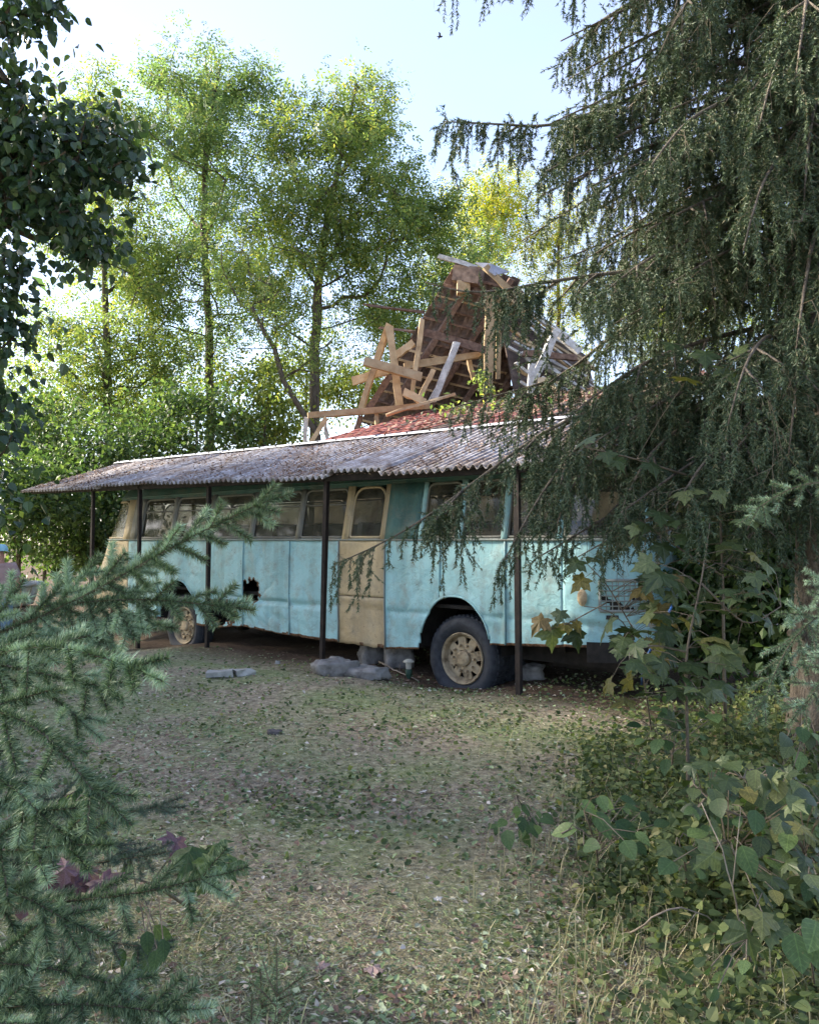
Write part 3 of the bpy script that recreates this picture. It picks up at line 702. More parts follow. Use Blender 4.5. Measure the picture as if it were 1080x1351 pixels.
N = 2600; x_ = rng.uniform(-7, .3, N); y_ = rng.uniform(4.2, 7.3, N); k = rng.random(N) < sstep(-6.2, -3, x_) + .12; x_ = x_[k]; y_ = y_[k]; N = len(x_)
P = np.array([bw(a_, c_, rz(c_) + .05) for a_, c_ in zip(x_, y_)])
p = Acc().scatter(TL, [[0, 1, 2, 3]], P, frames(rng.normal(size=(N, 3)) * (1, 1, .3), np.tile(un, (N, 1)) + rng.normal(0, .3, (N, 3))), rng.uniform(.05, .14, N)); obj('slope_litter', p, M['moss'], hs, kind='stuff')
# the leaning far slope seen from below
O = pix(476, 556, 20.6); TOPL = pix(601, 348, 19.2); U_ = TOPL - O; UL = np.linalg.norm(U_); U_ = U_ / UL
Vv = unit(pix(676, 584, 20.9) - O); Vv = unit(Vv - U_ * (Vv @ U_) * .25); Nn_ = unit(np.cross(U_, Vv)); Nn_ = Nn_ * (1 if Nn_[1] < 0 else -1)   # towards the camera
fr = thing('tmp', None, None) if False else None
p = Acc(); q0 = O - Nn_ * .12; vmax = lambda t: 3.9 - 2.3 * t
p.grid([[q0 + U_ * UL * t + Vv * v * vmax(t) for v in np.linspace(0, 1, 6)] for t in np.linspace(0, 1, 10)])
fs = obj('leaning_slope', p, M['timber_dk'], hs)
so = fs.modifiers.new('thickness', 'SOLIDIFY'); so.thickness = .03
rows = 15
for r in range(rows):
    t = (r + .5) / rows; L_ = vmax(t)
    p = Acc(); a_ = O + U_ * UL * (t - .35 / rows); p.beam(a_ + Nn_ * rng.normal(0, .01), a_ + Vv * (L_ + rng.uniform(-.15, .25)) + Nn_ * rng.normal(0, .02), .05, .045, Nn_, seg=2, jit=.006); obj('batten', p, M['timber'] if rng.random() < .6 else M['timber_dk'], fs)
    for v in np.arange(.12, L_, .235):
        if rng.random() < .05: continue
        R = np.stack([Vv, U_, -Nn_], -1); R = R @ np.array([[1, rng.normal(0, .02), 0], [rng.normal(0, .02), 1, 0], [0, 0, 1]])
        inst('roof_tile', tile_old, fs, O + U_ * UL * t + Vv * v - Nn_ * (.035 + rng.random() * .015), R)
for v, e in ((.55, .0), (1.35, .05), (2.1, .0), (2.9, -.1), (3.55, 0)):
    t1 = min(1.0, (3.9 - v) / 2.3); p = Acc(); a_ = O + Vv * v + Nn_ * .12
    p.beam(a_ - U_ * .1, a_ + U_ * UL * t1 + Vv * e, .13, .15, Nn_, seg=3, jit=.012); obj('rafter', p, M['timber_dk'], fs)
def tb(name, a, b_, w, mat, Y0, Y1=None, h=None, jit=.012):
    p = Acc(); Y1 = Y1 or Y0; mw = w / FPX * (Y0 + Y1) / 2
    p.beam(pix(*a, Y0), pix(*b_, Y1), (h / FPX * Y0) if h else mw * .8, mw, (0, 0, 1), jit=jit, seg=4); return obj(name, p, M[mat], hs)
T_ = 'timber'; K_ = 'timber_dk'; W_ = 'timber_gr'
for args in (('post', (513, 431), (527, 537), 12, T_, 18.3), ('brace', (513, 428), (476, 540), 9, T_, 18.5), ('beam', (480, 477), (556, 497), 11, T_, 17.9),
             ('post', (557, 421), (543, 520), 7, T_, 18.4), ('beam', (533, 483), (640, 467), 9, T_, 18.9), ('collar_beam', (556, 438), (641, 462), 9, K_, 18.6),
             ('brace', (603, 452), (570, 530), 9, W_, 18.2), ('brace', (572, 487), (553, 528), 6, T_, 18.0), ('plank', (532, 517), (561, 531), 10, T_, 17.8),
             ('wall_plate', (406, 548), (566, 535), 8, T_, 18.1), ('plank', (465, 503), (511, 489), 10, T_, 18.8), ('brace', (515, 495), (485, 540), 8, K_, 18.9),
             ('post', (404, 551), (402, 590), 6, W_, 18.2), ('post', (428, 556), (433, 585), 6, W_, 18.3), ('brace', (431, 551), (407, 588), 6, T_, 18.0),
             ('post', (497, 545), (497, 560), 7, T_, 18.2), ('post', (476, 548), (470, 572), 8, K_, 18.4), ('post', (646, 386), (643, 520), 14, T_, 18.7), ('post', (658, 394), (657, 500), 8, T_, 18.9),
             ('brace', (733, 437), (705, 500), 10, W_, 17.9), ('plank', (731, 435), (764, 465), 9, W_, 18.0), ('plank', (702, 480), (698, 519), 10, W_, 17.6),
             ('ridge_board', (578, 338), (630, 352), 5, W_, 18.8), ('plank', (640, 352), (672, 384), 8, T_, 18.5), ('beam', (690, 466), (760, 472), 7, K_, 18.6),
             ('plank', (509, 547), (600, 520), 4, T_, 17.6), ('brace', (520, 470), (545, 452), 10, T_, 19.3), ('brace', (617, 470), (625, 500), 7, T_, 19.2), ('beam', (560, 412), (480, 402), 3, K_, 19.9), ('beam', (560, 440), (500, 432), 3, K_, 19.9)):
    tb(*args)
# peak box, zinc flashing, torn right slope
p = Acc(); p.beam(pix(600, 362, 19.1), pix(634, 366, 18.9), .42, .4, jit=.02); obj('ridge_box', p, M['otile'], hs)
p = Acc(); p.beam(pix(611, 372, 19.0), pix(611, 388, 19.0), .3, .3, (0, 1, 0)); obj('ridge_post', p, M['timber'], hs)
p = Acc(); c4 = [pix(626, 347, 18.6), pix(645, 348, 18.5), pix(671, 359, 18.9), pix(652, 364, 18.4)]
p.grid([[c4[0], c4[1]], [c4[3], c4[2]]]); o = obj('zinc_flashing', p, solid('zinc_sheet', [(.3, (.2, .2, .22)), (.7, (.36, .36, .4))], 5, .5, .2, metal=.4), hs); so = o.modifiers.new('thickness', 'SOLIDIFY'); so.thickness = .03
q0 = pix(655, 368, 19.4); q1 = pix(778, 450, 19.8); dn = pix(690, 535, 17.6) - q0
p = Acc(); p.grid([[q0 + (q1 - q0) * s_ + np.array([0, .45, -.25]) + dn * t_ * .95 for t_ in (0, .5, 1)] for s_ in np.linspace(0, 1, 5)]); rs = obj('right_slope', p, M['otile'], hs); so = rs.modifiers.new('thickness', 'SOLIDIFY'); so.thickness = .04
for k in range(48):
    t_ = rng.random() * .9; s0 = rng.random() * .5; s1 = s0 + rng.uniform(.25, .6); off = np.array([0, .2, 0]) + dn * t_
    p = Acc(); p.beam(q0 + (q1 - q0) * s0 + off + rng.normal(0, .05, 3), q0 + (q1 - q0) * s1 + off + rng.normal(0, .1, 3), .05, rng.uniform(.04, .1), (0, -1, .3), seg=2, jit=.008); obj('batten', p, M['timber_gr'] if rng.random() < .7 else M['timber'], rs)
p = Acc(); c4 = [pix(708, 500, 17.6), pix(725, 499, 17.6), pix(735, 517, 17.3), pix(712, 518, 17.3)]; p.grid([[c4[0], c4[1]], [c4[3], c4[2]]]); o = obj('board', p, M['timber'], hs); so = o.modifiers.new('thickness', 'SOLIDIFY'); so.thickness = .04
# ------------------------------------------------------------------ broadleaf trees
def tpl_compound():
    """ash-like compound leaf along +y, length 1"""
    V = []; F = []
    for k, (t, sd_) in enumerate(((.25, 1), (.25, -1), (.55, 1), (.55, -1), (.82, .0))):
        a = math.radians(52) * sd_; d = np.array([math.sin(a), math.cos(a), -.12]); pz = np.array([0, t, -.12 * t * t])
        s_ = np.array([d[1], -d[0], 0]) * .075; l = .36
        V += [pz, pz + d * l * .45 + s_, pz + d * l, pz + d * l * .45 - s_]; F.append([4 * k, 4 * k + 1, 4 * k + 2, 4 * k + 3])
    return np.array(V), np.array(F)
def tpl_leaf():
    """simple ovate leaf folded along the midrib"""
    return np.array([[0, 0, 0], [.3, .38, .07], [0, 1, -.08], [-.3, .38, .07], [0, .45, 0]]), np.array([[0, 1, 2, 4], [0, 4, 2, 3]])
TC = tpl_compound(); TS = tpl_leaf()
TH = (np.array([[0, 0, 0], [.3, .08, .06], [.42, .4, .08], [.22, .78, 0], [0, 1.05, -.1], [-.22, .78, 0], [-.42, .4, .08], [-.3, .08, .06]]), np.array([[0, 1, 2, 3], [0, 3, 4, 5], [0, 5, 6, 7]]))
TQ = (np.array([[0, 0, 0], [.34, .45, .10], [0, 1, -.06], [-.34, .45, .10]]), np.array([[0, 1, 2, 3]]))
def ell(c, r, n):
    v = unit(rng.normal(size=(n, 3))) * (rng.random((n, 1)) ** .42); return np.asarray(c) + v * np.asarray(r)
def skeleton(trunk, clumps, bend=.18, upcost=1.4):
    """attach every clump to the nearest suitable point; returns nodes, parents, terminal weights"""
    P = [np.asarray(p, float) for p in trunk]; par = [-1] + list(range(len(trunk) - 1)); wt = [0.] * len(P)
    tr = np.array(P); d0 = np.array([np.min(np.linalg.norm(tr - c, axis=1)) for c in clumps])
    term = []
    for i in np.argsort(d0):
        c = clumps[i]; A = np.array(P); dv = c - A; dd = np.linalg.norm(dv, axis=1)
        cost = dd + upcost * np.maximum(0, A[:, 2] - c[2] + .25 * dd)
        j = int(np.argmin(cost)); L_ = dd[j]; k = max(2, int(L_ / .45)); prev = j
        mid = np.array([0, 0, -1.]) * L_ * bend * .6 + rng.normal(0, bend * L_ * .35, 3)
        for t in np.linspace(0, 1, k + 1)[1:]:
            P.append(A[j] + dv[j] * t + mid * 4 * t * (1 - t) * .5 + (rng.normal(0, .02 * L_, 3) if t < 1 else 0)); par.append(prev); wt.append(0.); prev = len(P) - 1
        wt[prev] = 1.; term.append(prev)
    wt = np.array(wt)
    for i in range(len(P) - 1, 0, -1): wt[par[i]] += wt[i]
    return np.array(P), np.array(par), wt, term
def tree(name, label, cat, trunk, r0, clumps, rc, nleaf, lsize, mat, tpl=TC, group=None, bark='bark', rtip=.012, droop=.35, extra_axis=None, flat=.7, upcost=1.4, bend=.18):
    base = np.array(trunk[0], float); t = thing(name, label, cat, tuple(base), 0, group)
    tk = []
    for a_, b_ in zip(trunk[:-1], trunk[1:]):
        a_ = np.asarray(a_, float); b_ = np.asarray(b_, float); k = max(1, int(np.linalg.norm(b_ - a_) / .6))
        for q in range(k): tk.append(a_ + (b_ - a_) * q / k + rng.normal(0, .015, 3))
    tk.append(np.asarray(trunk[-1], float))
    P, par, wt, term = skeleton(tk, clumps, bend, upcost)
    wt = np.maximum(wt, .3); R = rtip * wt ** .47
    nt_ = len(tk); R[:nt_] = np.maximum(R[:nt_], r0 * np.linspace(1, .25, nt_))
    R[1:] = np.minimum(R[1:], R[par[1:]] * 1.0)
    p = Acc(); p.tube(tk, R[:nt_], 8)
    tr_ = obj('trunk', p, M[bark], t, smooth=True)
    k = np.arange(nt_, len(P)); p = Acc(); p.sticks(P[par[k]], P[k], R[k] * 1.1 + 0 * R[par[k]], R[k])
    big = k[R[k] > .03]
    obj('branch', p, M[bark], t, kind='stuff')
    T = P[term]; n = len(T); idx = np.repeat(np.arange(n), nleaf); N = len(idx)
    g_ = rng.normal(size=(N, 3)) * np.array([1, 1, flat]) * rc * (rng.uniform(.55, 1.25, n)[idx] * rng.choice([.5, .8, 1.15], N))[:, None]
    LP = T[idx] + g_
    D = unit(rng.normal(size=(N, 3)) + unit(g_) * .8 + np.array([0, 0, -droop * 1.6])); Nn = rng.normal(size=(N, 3)) * .6 + np.array([0, 0, 1.])
    p = Acc().scatter(tpl[0], tpl[1], LP, frames(D, Nn), lsize * rng.uniform(.65, 1.3, N)); obj('crown', p, M[mat], t, kind='stuff')
    return t, T
def blob(px, py, Y, rx, ry, n, rdepth=None):
    """clump centres in an ellipsoid given by photo column/row radius and distance"""
    c = pix(px, py, Y); k = Y / FPX; return ell(c, (rx * k, (rdepth or rx) * k, ry * k), n)
def gpt(px, Y): 
    p = pix(px, 712, Y); p[2] = float(gh(p[0], p[1])); return p
def on(px, py, Y): return pix(px, py, Y)
# tall ash trees behind the shelter
cl = np.concatenate([blob(140, 330, 24, 105, 190, 84), blob(105, 150, 24, 55, 65, 28), blob(120, 500, 24, 110, 90, 44), blob(190, 430, 24, 60, 110, 24)])
tree('ash_tree', 'multi-stemmed light green tree behind the left end of the shelter', 'tree', [gpt(142, 24), on(144, 600, 24), on(143, 480, 24), on(135, 330, 24), on(118, 200, 24), on(110, 130, 24)], .17, cl, .40, 46, .37, 'ash', group='tall ash trees behind the shelter')
cl = np.concatenate([blob(265, 180, 26, 95, 115, 76), blob(285, 350, 26, 120, 120, 66), blob(300, 100, 26, 75, 50, 20), blob(240, 460, 26, 60, 70, 12), blob(345, 110, 26, 16, 35, 5), blob(205, 95, 26, 20, 30, 6)])
tree('ash_tree', 'tallest slender tree with straight pale trunk rising behind the shelter', 'tree', [gpt(279, 26), on(278, 560, 26), on(275, 420, 26), on(268, 300, 26), on(272, 180, 26), on(290, 90, 26)], .19, cl, .40, 51, .37, 'ash2', group='tall ash trees behind the shelter')
cl = np.concatenate([blob(440, 240, 25, 115, 100, 82), blob(470, 145, 25, 50, 55, 24), blob(520, 330, 25, 90, 80, 46), blob(385, 340, 25, 85, 100, 44), blob(575, 280, 25, 40, 60, 14), blob(472, 105, 25, 10, 22, 3), blob(500, 410, 25, 60, 40, 12), blob(370, 170, 25, 40, 50, 10)])
tree('ash_tree', 'broad light green tree with dark forking trunk left of the ruined roof', 'tree', [gpt(414, 25), on(416, 560, 25), on(414, 460, 25), on(420, 380, 25), on(432, 290, 25), on(455, 180, 25), on(470, 110, 25)], .2, cl, .40, 53, .37, 'ash', group='tall ash trees behind the shelter')
cl = np.concatenate([blob(350, 420, 22, 60, 60, 14), blob(320, 340, 22, 40, 40, 7), blob(410, 470, 22, 40, 40, 8)])
tree('leaning_tree', 'thin dark tree leaning left with a bare crooked stem beside the ruined roof', 'tree', [gpt(425, 22), on(420, 575, 22), on(392, 535, 22), on(372, 500, 22), on(362, 460, 22), on(330, 400, 22)], .11, cl, .5, 42, .26, 'ash', rtip=.016)
cl = np.concatenate([blob(640, 300, 33, 60, 60, 34), blob(660, 260, 33, 45, 40, 18), blob(600, 360, 33, 60, 50, 18)])
tree('yellowing_tree', 'yellow-green feathery tree rising behind the ruined roof peak', 'tree', [gpt(640, 33), on(642, 480, 33), on(640, 350, 33), on(650, 250, 33)], .2, cl, .8, 60, .36, 'yellow')
cl = np.concatenate([blob(735, 310, 34, 50, 55, 22), blob(740, 400, 34, 60, 60, 18)])
tree('yellowing_tree', 'golden tree seen through the drooping spruce right of the roof peak', 'tree', [gpt(735, 34), on(735, 480, 34), on(736, 370, 34), on(738, 280, 34)], .2, cl, .8, 60, .36, 'yellow')
cl = np.concatenate([blob(560, 400, 27, 90, 55, 40), blob(530, 470, 27, 60, 50, 18), blob(620, 350, 27, 60, 40, 16)])
tree('willow_tree', 'soft green tree filling the gap just behind the broken rafters', 'tree', [gpt(545, 27), on(548, 540, 27), on(560, 430, 27), on(575, 370, 27)], .16, cl, .7, 60, .3, 'ash2')
for (px, Y, py, rx, ry, n_, mt, lab) in ((880, 26, 400, 90, 110, 50, 'bushy', 'bright green tree glimpsed behind the drooping spruce boughs'), (1010, 28, 330, 90, 160, 60, 'ash', 'pale tree behind the spruce near the right edge'), (1130, 24, 420, 110, 200, 60, 'ash2', 'green tree standing past the right edge behind the spruce')):
    tree('background_tree', lab, 'tree', [gpt(px, Y), on(px + 3, 560, Y), on(px, py, Y), on(px + 4, py - ry * .7, Y)], .18, blob(px, py, Y, rx, ry, n_), .75, 55, .34, mt, group='trees behind the spruce')
# shade trees left of the frame: the near dark lime and added unseen trees
# bushes and understory behind the bus
def bush(px, py, Y, rx, ry, n_, mt, lab, ls=.13, nl=105, rc=.46, name='bush', group='bushes behind the shelter'):
    c = gpt(px, Y); tree(name, lab, 'bush', [c, pix(px, (712 + py) / 2 + 20, Y), pix(px + 5, py, Y)], .06, blob(px, py, Y, rx, ry, n_), rc, nl, ls, mt, TQ, group, rtip=.009)
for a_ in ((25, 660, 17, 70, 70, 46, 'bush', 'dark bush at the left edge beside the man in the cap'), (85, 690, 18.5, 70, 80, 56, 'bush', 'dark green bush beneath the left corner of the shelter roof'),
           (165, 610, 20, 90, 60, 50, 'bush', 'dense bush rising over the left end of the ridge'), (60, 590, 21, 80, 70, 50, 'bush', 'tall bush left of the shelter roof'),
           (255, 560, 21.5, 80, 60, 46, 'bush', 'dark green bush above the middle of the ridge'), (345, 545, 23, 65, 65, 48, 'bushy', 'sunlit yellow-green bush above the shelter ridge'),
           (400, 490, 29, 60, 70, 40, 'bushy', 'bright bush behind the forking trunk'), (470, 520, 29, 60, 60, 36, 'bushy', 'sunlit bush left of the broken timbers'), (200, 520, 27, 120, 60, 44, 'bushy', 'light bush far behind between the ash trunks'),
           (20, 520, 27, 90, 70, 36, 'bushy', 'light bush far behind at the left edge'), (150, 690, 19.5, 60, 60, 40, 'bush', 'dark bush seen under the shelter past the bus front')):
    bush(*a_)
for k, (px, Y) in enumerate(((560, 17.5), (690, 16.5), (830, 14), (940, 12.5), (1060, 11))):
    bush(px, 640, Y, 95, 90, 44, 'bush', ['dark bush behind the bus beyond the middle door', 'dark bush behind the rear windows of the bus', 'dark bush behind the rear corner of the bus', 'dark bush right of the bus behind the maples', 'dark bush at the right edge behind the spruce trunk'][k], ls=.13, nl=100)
for (px, py, Y, rx, ry, lab) in ((930, 790, 8.6, 70, 95, 'low bush added to darken the deep shade between the bus rear and the spruce trunk'), (1035, 770, 8.0, 70, 110, 'low bush added to darken the deep shade behind the spruce trunk'), (1130, 760, 7.6, 80, 130, 'dark bush past the right edge behind the young spruce')):
    bush(px, py, Y, rx, ry, 60, 'bush', lab, ls=.10, nl=80, rc=.22, group='bushes filling the deep shade behind the spruce trunk')  # bushes added to turn this deeply shaded gap near black
# seedling growing on the red roof
bush(690, 520, 15.2, 26, 40, 16, 'bushy', 'bright green seedling growing from the red tiled roof', ls=.12, nl=26, rc=.16, name='roof_seedling', group=None) if False else None
c0 = bw(-3.75, 5.6, rz(5.6)); 
tree('roof_seedling', 'bright green seedling growing from the red tiled roof', 'sapling', [c0, c0 + np.array([.02, 0, .4]), c0 + np.array([.05, 0, .9])], .015, np.concatenate([ell(c0 + (0, 0, .55), (.16, .16, .4), 8), ell(c0 + (-.5, .1, .12), (.3, .3, .1), 4), ell(c0 + (.4, .1, .15), (.3, .3, .12), 4)]), .09, 15, .11, 'ash', TS, rtip=.005)

# near dark lime tree whose boughs hang in from the left; its trunk stands out of frame
LT = [np.array([-6.2, 6.6, float(gh(-6.2, 6.6)) - .1]), np.array([-6.15, 6.5, 2.]), np.array([-6.0, 6.4, 4.2]), np.array([-5.9, 6.3, 6.5]), np.array([-5.9, 6.2, 9.])]
Yl = 5.6
cl = np.concatenate([blob(5, 190, Yl, 60, 75, 46), blob(85, 185, Yl, 95, 24, 30), blob(130, 195, 5.8, 55, 16, 12), blob(100, 228, Yl, 80, 18, 22), blob(30, 270, Yl, 70, 22, 22), blob(85, 300, 5.7, 90, 16, 20), blob(120, 335, 5.7, 55, 8, 6), blob(0, 360, 5.4, 50, 45, 20), blob(-5, 450, 5.3, 42, 60, 18), blob(-8, 550, 5.2, 30, 50, 12), blob(-12, 650, 5.2, 26, 40, 6),
                     blob(30, 5, 5.0, 40, 12, 7), blob(5, 45, 5.0, 18, 30, 6), blob(60, 12, 5.0, 16, 6, 3), blob(5, 110, 5.4, 40, 20, 12), ell((-7.3, 6.2, 6.0), (2.2, 2.2, 2.8), 150), ell((-7.6, 6.6, 3.8), (1.8, 2.2, 1.6), 60)])
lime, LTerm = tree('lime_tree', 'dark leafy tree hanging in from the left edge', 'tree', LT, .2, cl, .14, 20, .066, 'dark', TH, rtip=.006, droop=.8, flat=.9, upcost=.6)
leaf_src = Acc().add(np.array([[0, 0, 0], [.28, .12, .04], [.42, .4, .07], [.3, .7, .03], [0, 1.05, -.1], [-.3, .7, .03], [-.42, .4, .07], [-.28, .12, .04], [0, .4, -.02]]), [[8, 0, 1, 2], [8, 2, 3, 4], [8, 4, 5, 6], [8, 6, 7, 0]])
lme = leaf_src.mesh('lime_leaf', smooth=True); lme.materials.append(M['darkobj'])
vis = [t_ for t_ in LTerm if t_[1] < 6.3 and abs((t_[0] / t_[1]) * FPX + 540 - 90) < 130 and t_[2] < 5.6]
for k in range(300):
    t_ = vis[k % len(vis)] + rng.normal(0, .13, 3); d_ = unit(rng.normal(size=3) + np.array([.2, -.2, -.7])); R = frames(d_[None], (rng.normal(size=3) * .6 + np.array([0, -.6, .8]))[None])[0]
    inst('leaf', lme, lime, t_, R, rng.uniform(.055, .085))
for (x, y, h, nl_, lab) in ((-11.5, 9.3, 9.8, 34, 'tall unseen tree added for shade left of the frame beyond the lime'), (-10.5, 5.2, 10.0, 13, 'tall unseen tree added for shade left of the frame near the viewer'), (-11.8, 13.4, 9.4, 38, 'unseen tree added for shade far left of the shelter')):
    z0 = float(gh(x, y)) - .1
    tree('added_shade_tree', lab, 'tree', [np.array([x, y, z0]), np.array([x, y, h * .5]), np.array([x, y, h * .9])], .22, ell((x, y, h * .55), (2.6, 3.2, h * .45), 110), .7, nl_, .34, 'bush', TQ, 'unseen trees added to shade the clearing')  # unseen trees placed and thinned to control sun on clearing and bus

# ------------------------------------------------------------------ Norway spruce on the right
TRK = np.array([2.73, 5.35, 0]); TRK[2] = float(gh(2.73, 5.35)) - .1
sp = thing('norway_spruce', 'big drooping spruce with hanging grey-green branchlets at the right', 'tree', tuple(TRK))
hgt = 8.0
tz = np.linspace(0, hgt, 18); tr_r = np.interp(tz, [0, .25, .6, 2, hgt], [.29, .23, .19, .165, .05])
p = Acc(); p.tube([TRK + np.array([.02 * math.sin(z), .02 * math.cos(z * 1.3), z]) for z in tz], tr_r, 14); obj('trunk', p, M['bark_spruce'], sp, smooth=True)
for z, a_ in ((.9, 200), (1.35, 170), (.45, 190), (2.0, 210)):
    d_ = np.array([math.cos(math.radians(a_)), math.sin(math.radians(a_)), .1]); p = Acc(); p.tube([TRK + np.array([0, 0, z]) + d_ * .12, TRK + np.array([0, 0, z]) + d_ * .27], [.035, .028], 7); obj('branch_stub', p, M['bark_spruce'], sp, smooth=True)
segA, segB = [], []; wA, wB, wr = [], [], []; bough_acc = []
def curve(P, n):
    P = np.asarray(P, float); d = np.concatenate([[0], np.cumsum(np.linalg.norm(np.diff(P, axis=0), axis=1))]); t = np.linspace(0, d[-1], n)
    Q = np.stack([np.interp(t, d, P[:, k]) for k in range(3)], -1)
    for _ in range(3): Q[1:-1] = .25 * Q[:-2] + .5 * Q[1:-1] + .25 * Q[2:]
    return Q, d[-1]
def hang(P, r0=.022, dens=24, lmin=.12, lmax=.5, bare=.12, fill=1.0, side=True):
    Q, L_ = curve(P, max(6, int(np.linalg.norm(np.diff(np.asarray(P), axis=0), axis=1).sum() / .12)))
    p = Acc(); p.tube(Q, np.linspace(r0, .004, len(Q)), 6); obj('bough', p, M['bark_spruce'], sp, smooth=True)
    if side:
        for k_ in range(int(L_ * 3.2)):
            t = rng.uniform(max(.12, bare), .93); i = int(t * (len(Q) - 2)); fw = unit(Q[i + 1] - Q[i]); sd_ = unit(np.cross(fw, [0, 0, 1])) * (1 if k_ % 2 else -1); l = rng.uniform(.35, .85) * (1.15 - t)
            d_ = unit(fw * rng.uniform(.5, 1) + sd_ * rng.uniform(.6, 1) + (0, 0, rng.uniform(-.35, .05)))
            hang([Q[i], Q[i] + d_ * l * .5 + (0, 0, -.02), Q[i] + d_ * l + (0, 0, -.22 * l)], r0 * .4, dens * 1.15, lmin * .8, lmax * .85, .05, fill, False)
    n_ = int(L_ * dens * fill)
    for t in np.sort(rng.random(n_)):
        if t < bare: continue
        f = t * (len(Q) - 1); i = min(int(f), len(Q) - 2); a_ = Q[i] + (Q[i + 1] - Q[i]) * (f - i); fw = unit(Q[i + 1] - Q[i]); sd_ = unit(np.cross(fw, [0, 0, 1])) * rng.choice([-1, 1])
        l = rng.uniform(lmin, lmax) * (.62 + .38 * math.sin(min(1, t * 1.15) * math.pi * .9 + .2)) * rng.choice([.6, 1, 1, 1.5])
        out_ = unit(sd_ * rng.uniform(.2, 1.0) + fw * rng.uniform(.1, .9) + rng.normal(0, .2, 3))
        q = a_; k = 4; dead = rng.random() < .13
        for s_ in range(k):
            dr = unit(out_ * max(.05, (.75 - .3 * s_)) + np.array([0, 0, -1]) * (.25 + .55 * s_) + rng.normal(0, .1, 3)); q2 = q + dr * l / k
            
            if not dead: segA.append(q); segB.append(q2)
            if s_ < 2 or dead: wA.append(q); wB.append(q2); wr.append(.0022 - .0004 * s_)
            if s_ < 3 and rng.random() < .75:
                for _ in range(rng.integers(1, 3)):
                    d2 = unit(dr + rng.normal(0, .55, 3) + np.array([0, 0, -.5])); e = q2 + d2 * l * rng.uniform(.15, .4); (wA.append(q2), wB.append(e), wr.append(.0012)) if dead else (segA.append(q2), segB.append(e))
            q = q2
def tk(z): return TRK + np.array([0, 0, z])
ex = [  # boughs read off the photograph: (pixel column, row, distance) from the trunk outwards
    [(1040, 95, 5.5), (920, 100, 5.4), (800, 140, 5.3), (730, 170, 5.25), (660, 163, 5.2), (584, 160, 5.15)],
    [(1060, 20, 5.5), (950, -20, 5.6), (850, -10, 5.6), (770, 40, 5.6), (745, 75, 5.6)],
    [(1060, -60, 5.5), (930, -90, 5.1), (830, -60, 5.0), (760, -20, 5.0)],
    [(1050, 150, 5.5), (960, 190, 5.6), (880, 230, 5.7), (790, 270, 5.8), (740, 310, 5.8)],
    [(1060, 235, 5.5), (965, 240, 5.8), (880, 270, 6.1), (800, 320, 6.3), (720, 350, 6.4)],
    [(1060, 330, 5.5), (930, 350, 5.3), (800, 360, 5.2), (700, 375, 5.15), (620, 392, 5.1), (560, 372, 5.1)],
    [(1060, 375, 5.5), (920, 390, 5.7), (820, 430, 5.9), (740, 500, 6.0), (640, 525, 6.0), (590, 540, 6.0)],
    [(1060, 300, 5.5), (950, 300, 5.0), (850, 340, 4.7), (780, 400, 4.6)],
    [(1060, 420, 5.5), (960, 440, 5.2), (860, 470, 5.0), (770, 530, 4.9), (740, 560, 4.9)],
    [(1060, 470, 5.5), (900, 505, 5.5), (830, 522, 5.5), (740, 556, 5.5), (700, 580, 5.5), (640, 625, 5.5), (560, 685, 5.5), (500, 720, 5.5), (440, 745, 5.5)],
    [(1000, 500, 5.5), (880, 522, 5.4), (790, 560, 5.3), (740, 610, 5.2), (690, 690, 5.2), (665, 740, 5.2)],
    [(1050, 520, 5.5), (930, 540, 5.1), (860, 590, 4.9), (830, 640, 4.85), (815, 690, 4.8)],
    [(1040, 520, 5.4), (900, 545, 5.3), (800, 585, 5.2), (750, 640, 5.15), (735, 690, 5.1)],
    [(1040, 560, 5.4), (930, 575, 5.3), (860, 620, 5.2), (800, 680, 5.1)],
    [(1060, 560, 5.5), (1000, 560, 4.9), (930, 600, 4.5), (890, 670, 4.4)],
    [(1060, 120, 5.5), (980, 120, 4.8), (900, 160, 4.3), (850, 230, 4.2)],
    [(1070, 450, 5.5), (1010, 440, 4.6), (980, 480, 4.2), (960, 560, 4.1)],
    [(1085, 60, 5.3), (1050, 40, 4.7), (1020, 90, 4.3), (1000, 170, 4.2)],
    [(1085, -20, 5.3), (1070, -40, 4.7), (1060, 20, 4.3), (1050, 100, 4.2)],
    [(1085, 130, 5.3), (1075, 130, 4.7), (1065, 190, 4.4), (1060, 270, 4.3)],
    [(1085, 280, 5.3), (1075, 300, 4.6), (1060, 380, 4.3), (1050, 460, 4.2)],
    [(1085, 400, 5.3), (1070, 420, 4.7), (1050, 500, 4.4), (1040, 600, 4.3)],
    [(1085, -60, 5.3), (980, -60, 4.8), (900, 0, 4.6), (870, 70, 4.6)],
    [(1070, 200, 5.5), (1030, 200, 4.6), (1000, 250, 4.2), (980, 330, 4.1)],
    [(1070, 600, 5.5), (1040, 610, 5.0), (1000, 660, 4.7), (985, 700, 4.6)],
    [(950, 470, 5.6), (840, 490, 6.2), (740, 590, 6.6), (690, 640, 6.7)],
    [(1060, -210, 5.5), (880, -165, 5.3), (740, -120, 5.2), (640, -88, 5.1), (520, -58, 5.0)],
    [(1000, 250, 5.6), (900, 300, 6.4), (840, 360, 6.6), (790, 420, 6.7)],
]
for k, e in enumerate(ex): hang([pix(*q) for q in e], .024, 30 if k not in (0,) else 62, .16, .62 if k not in (0,) else .5, .02 if k else .3)
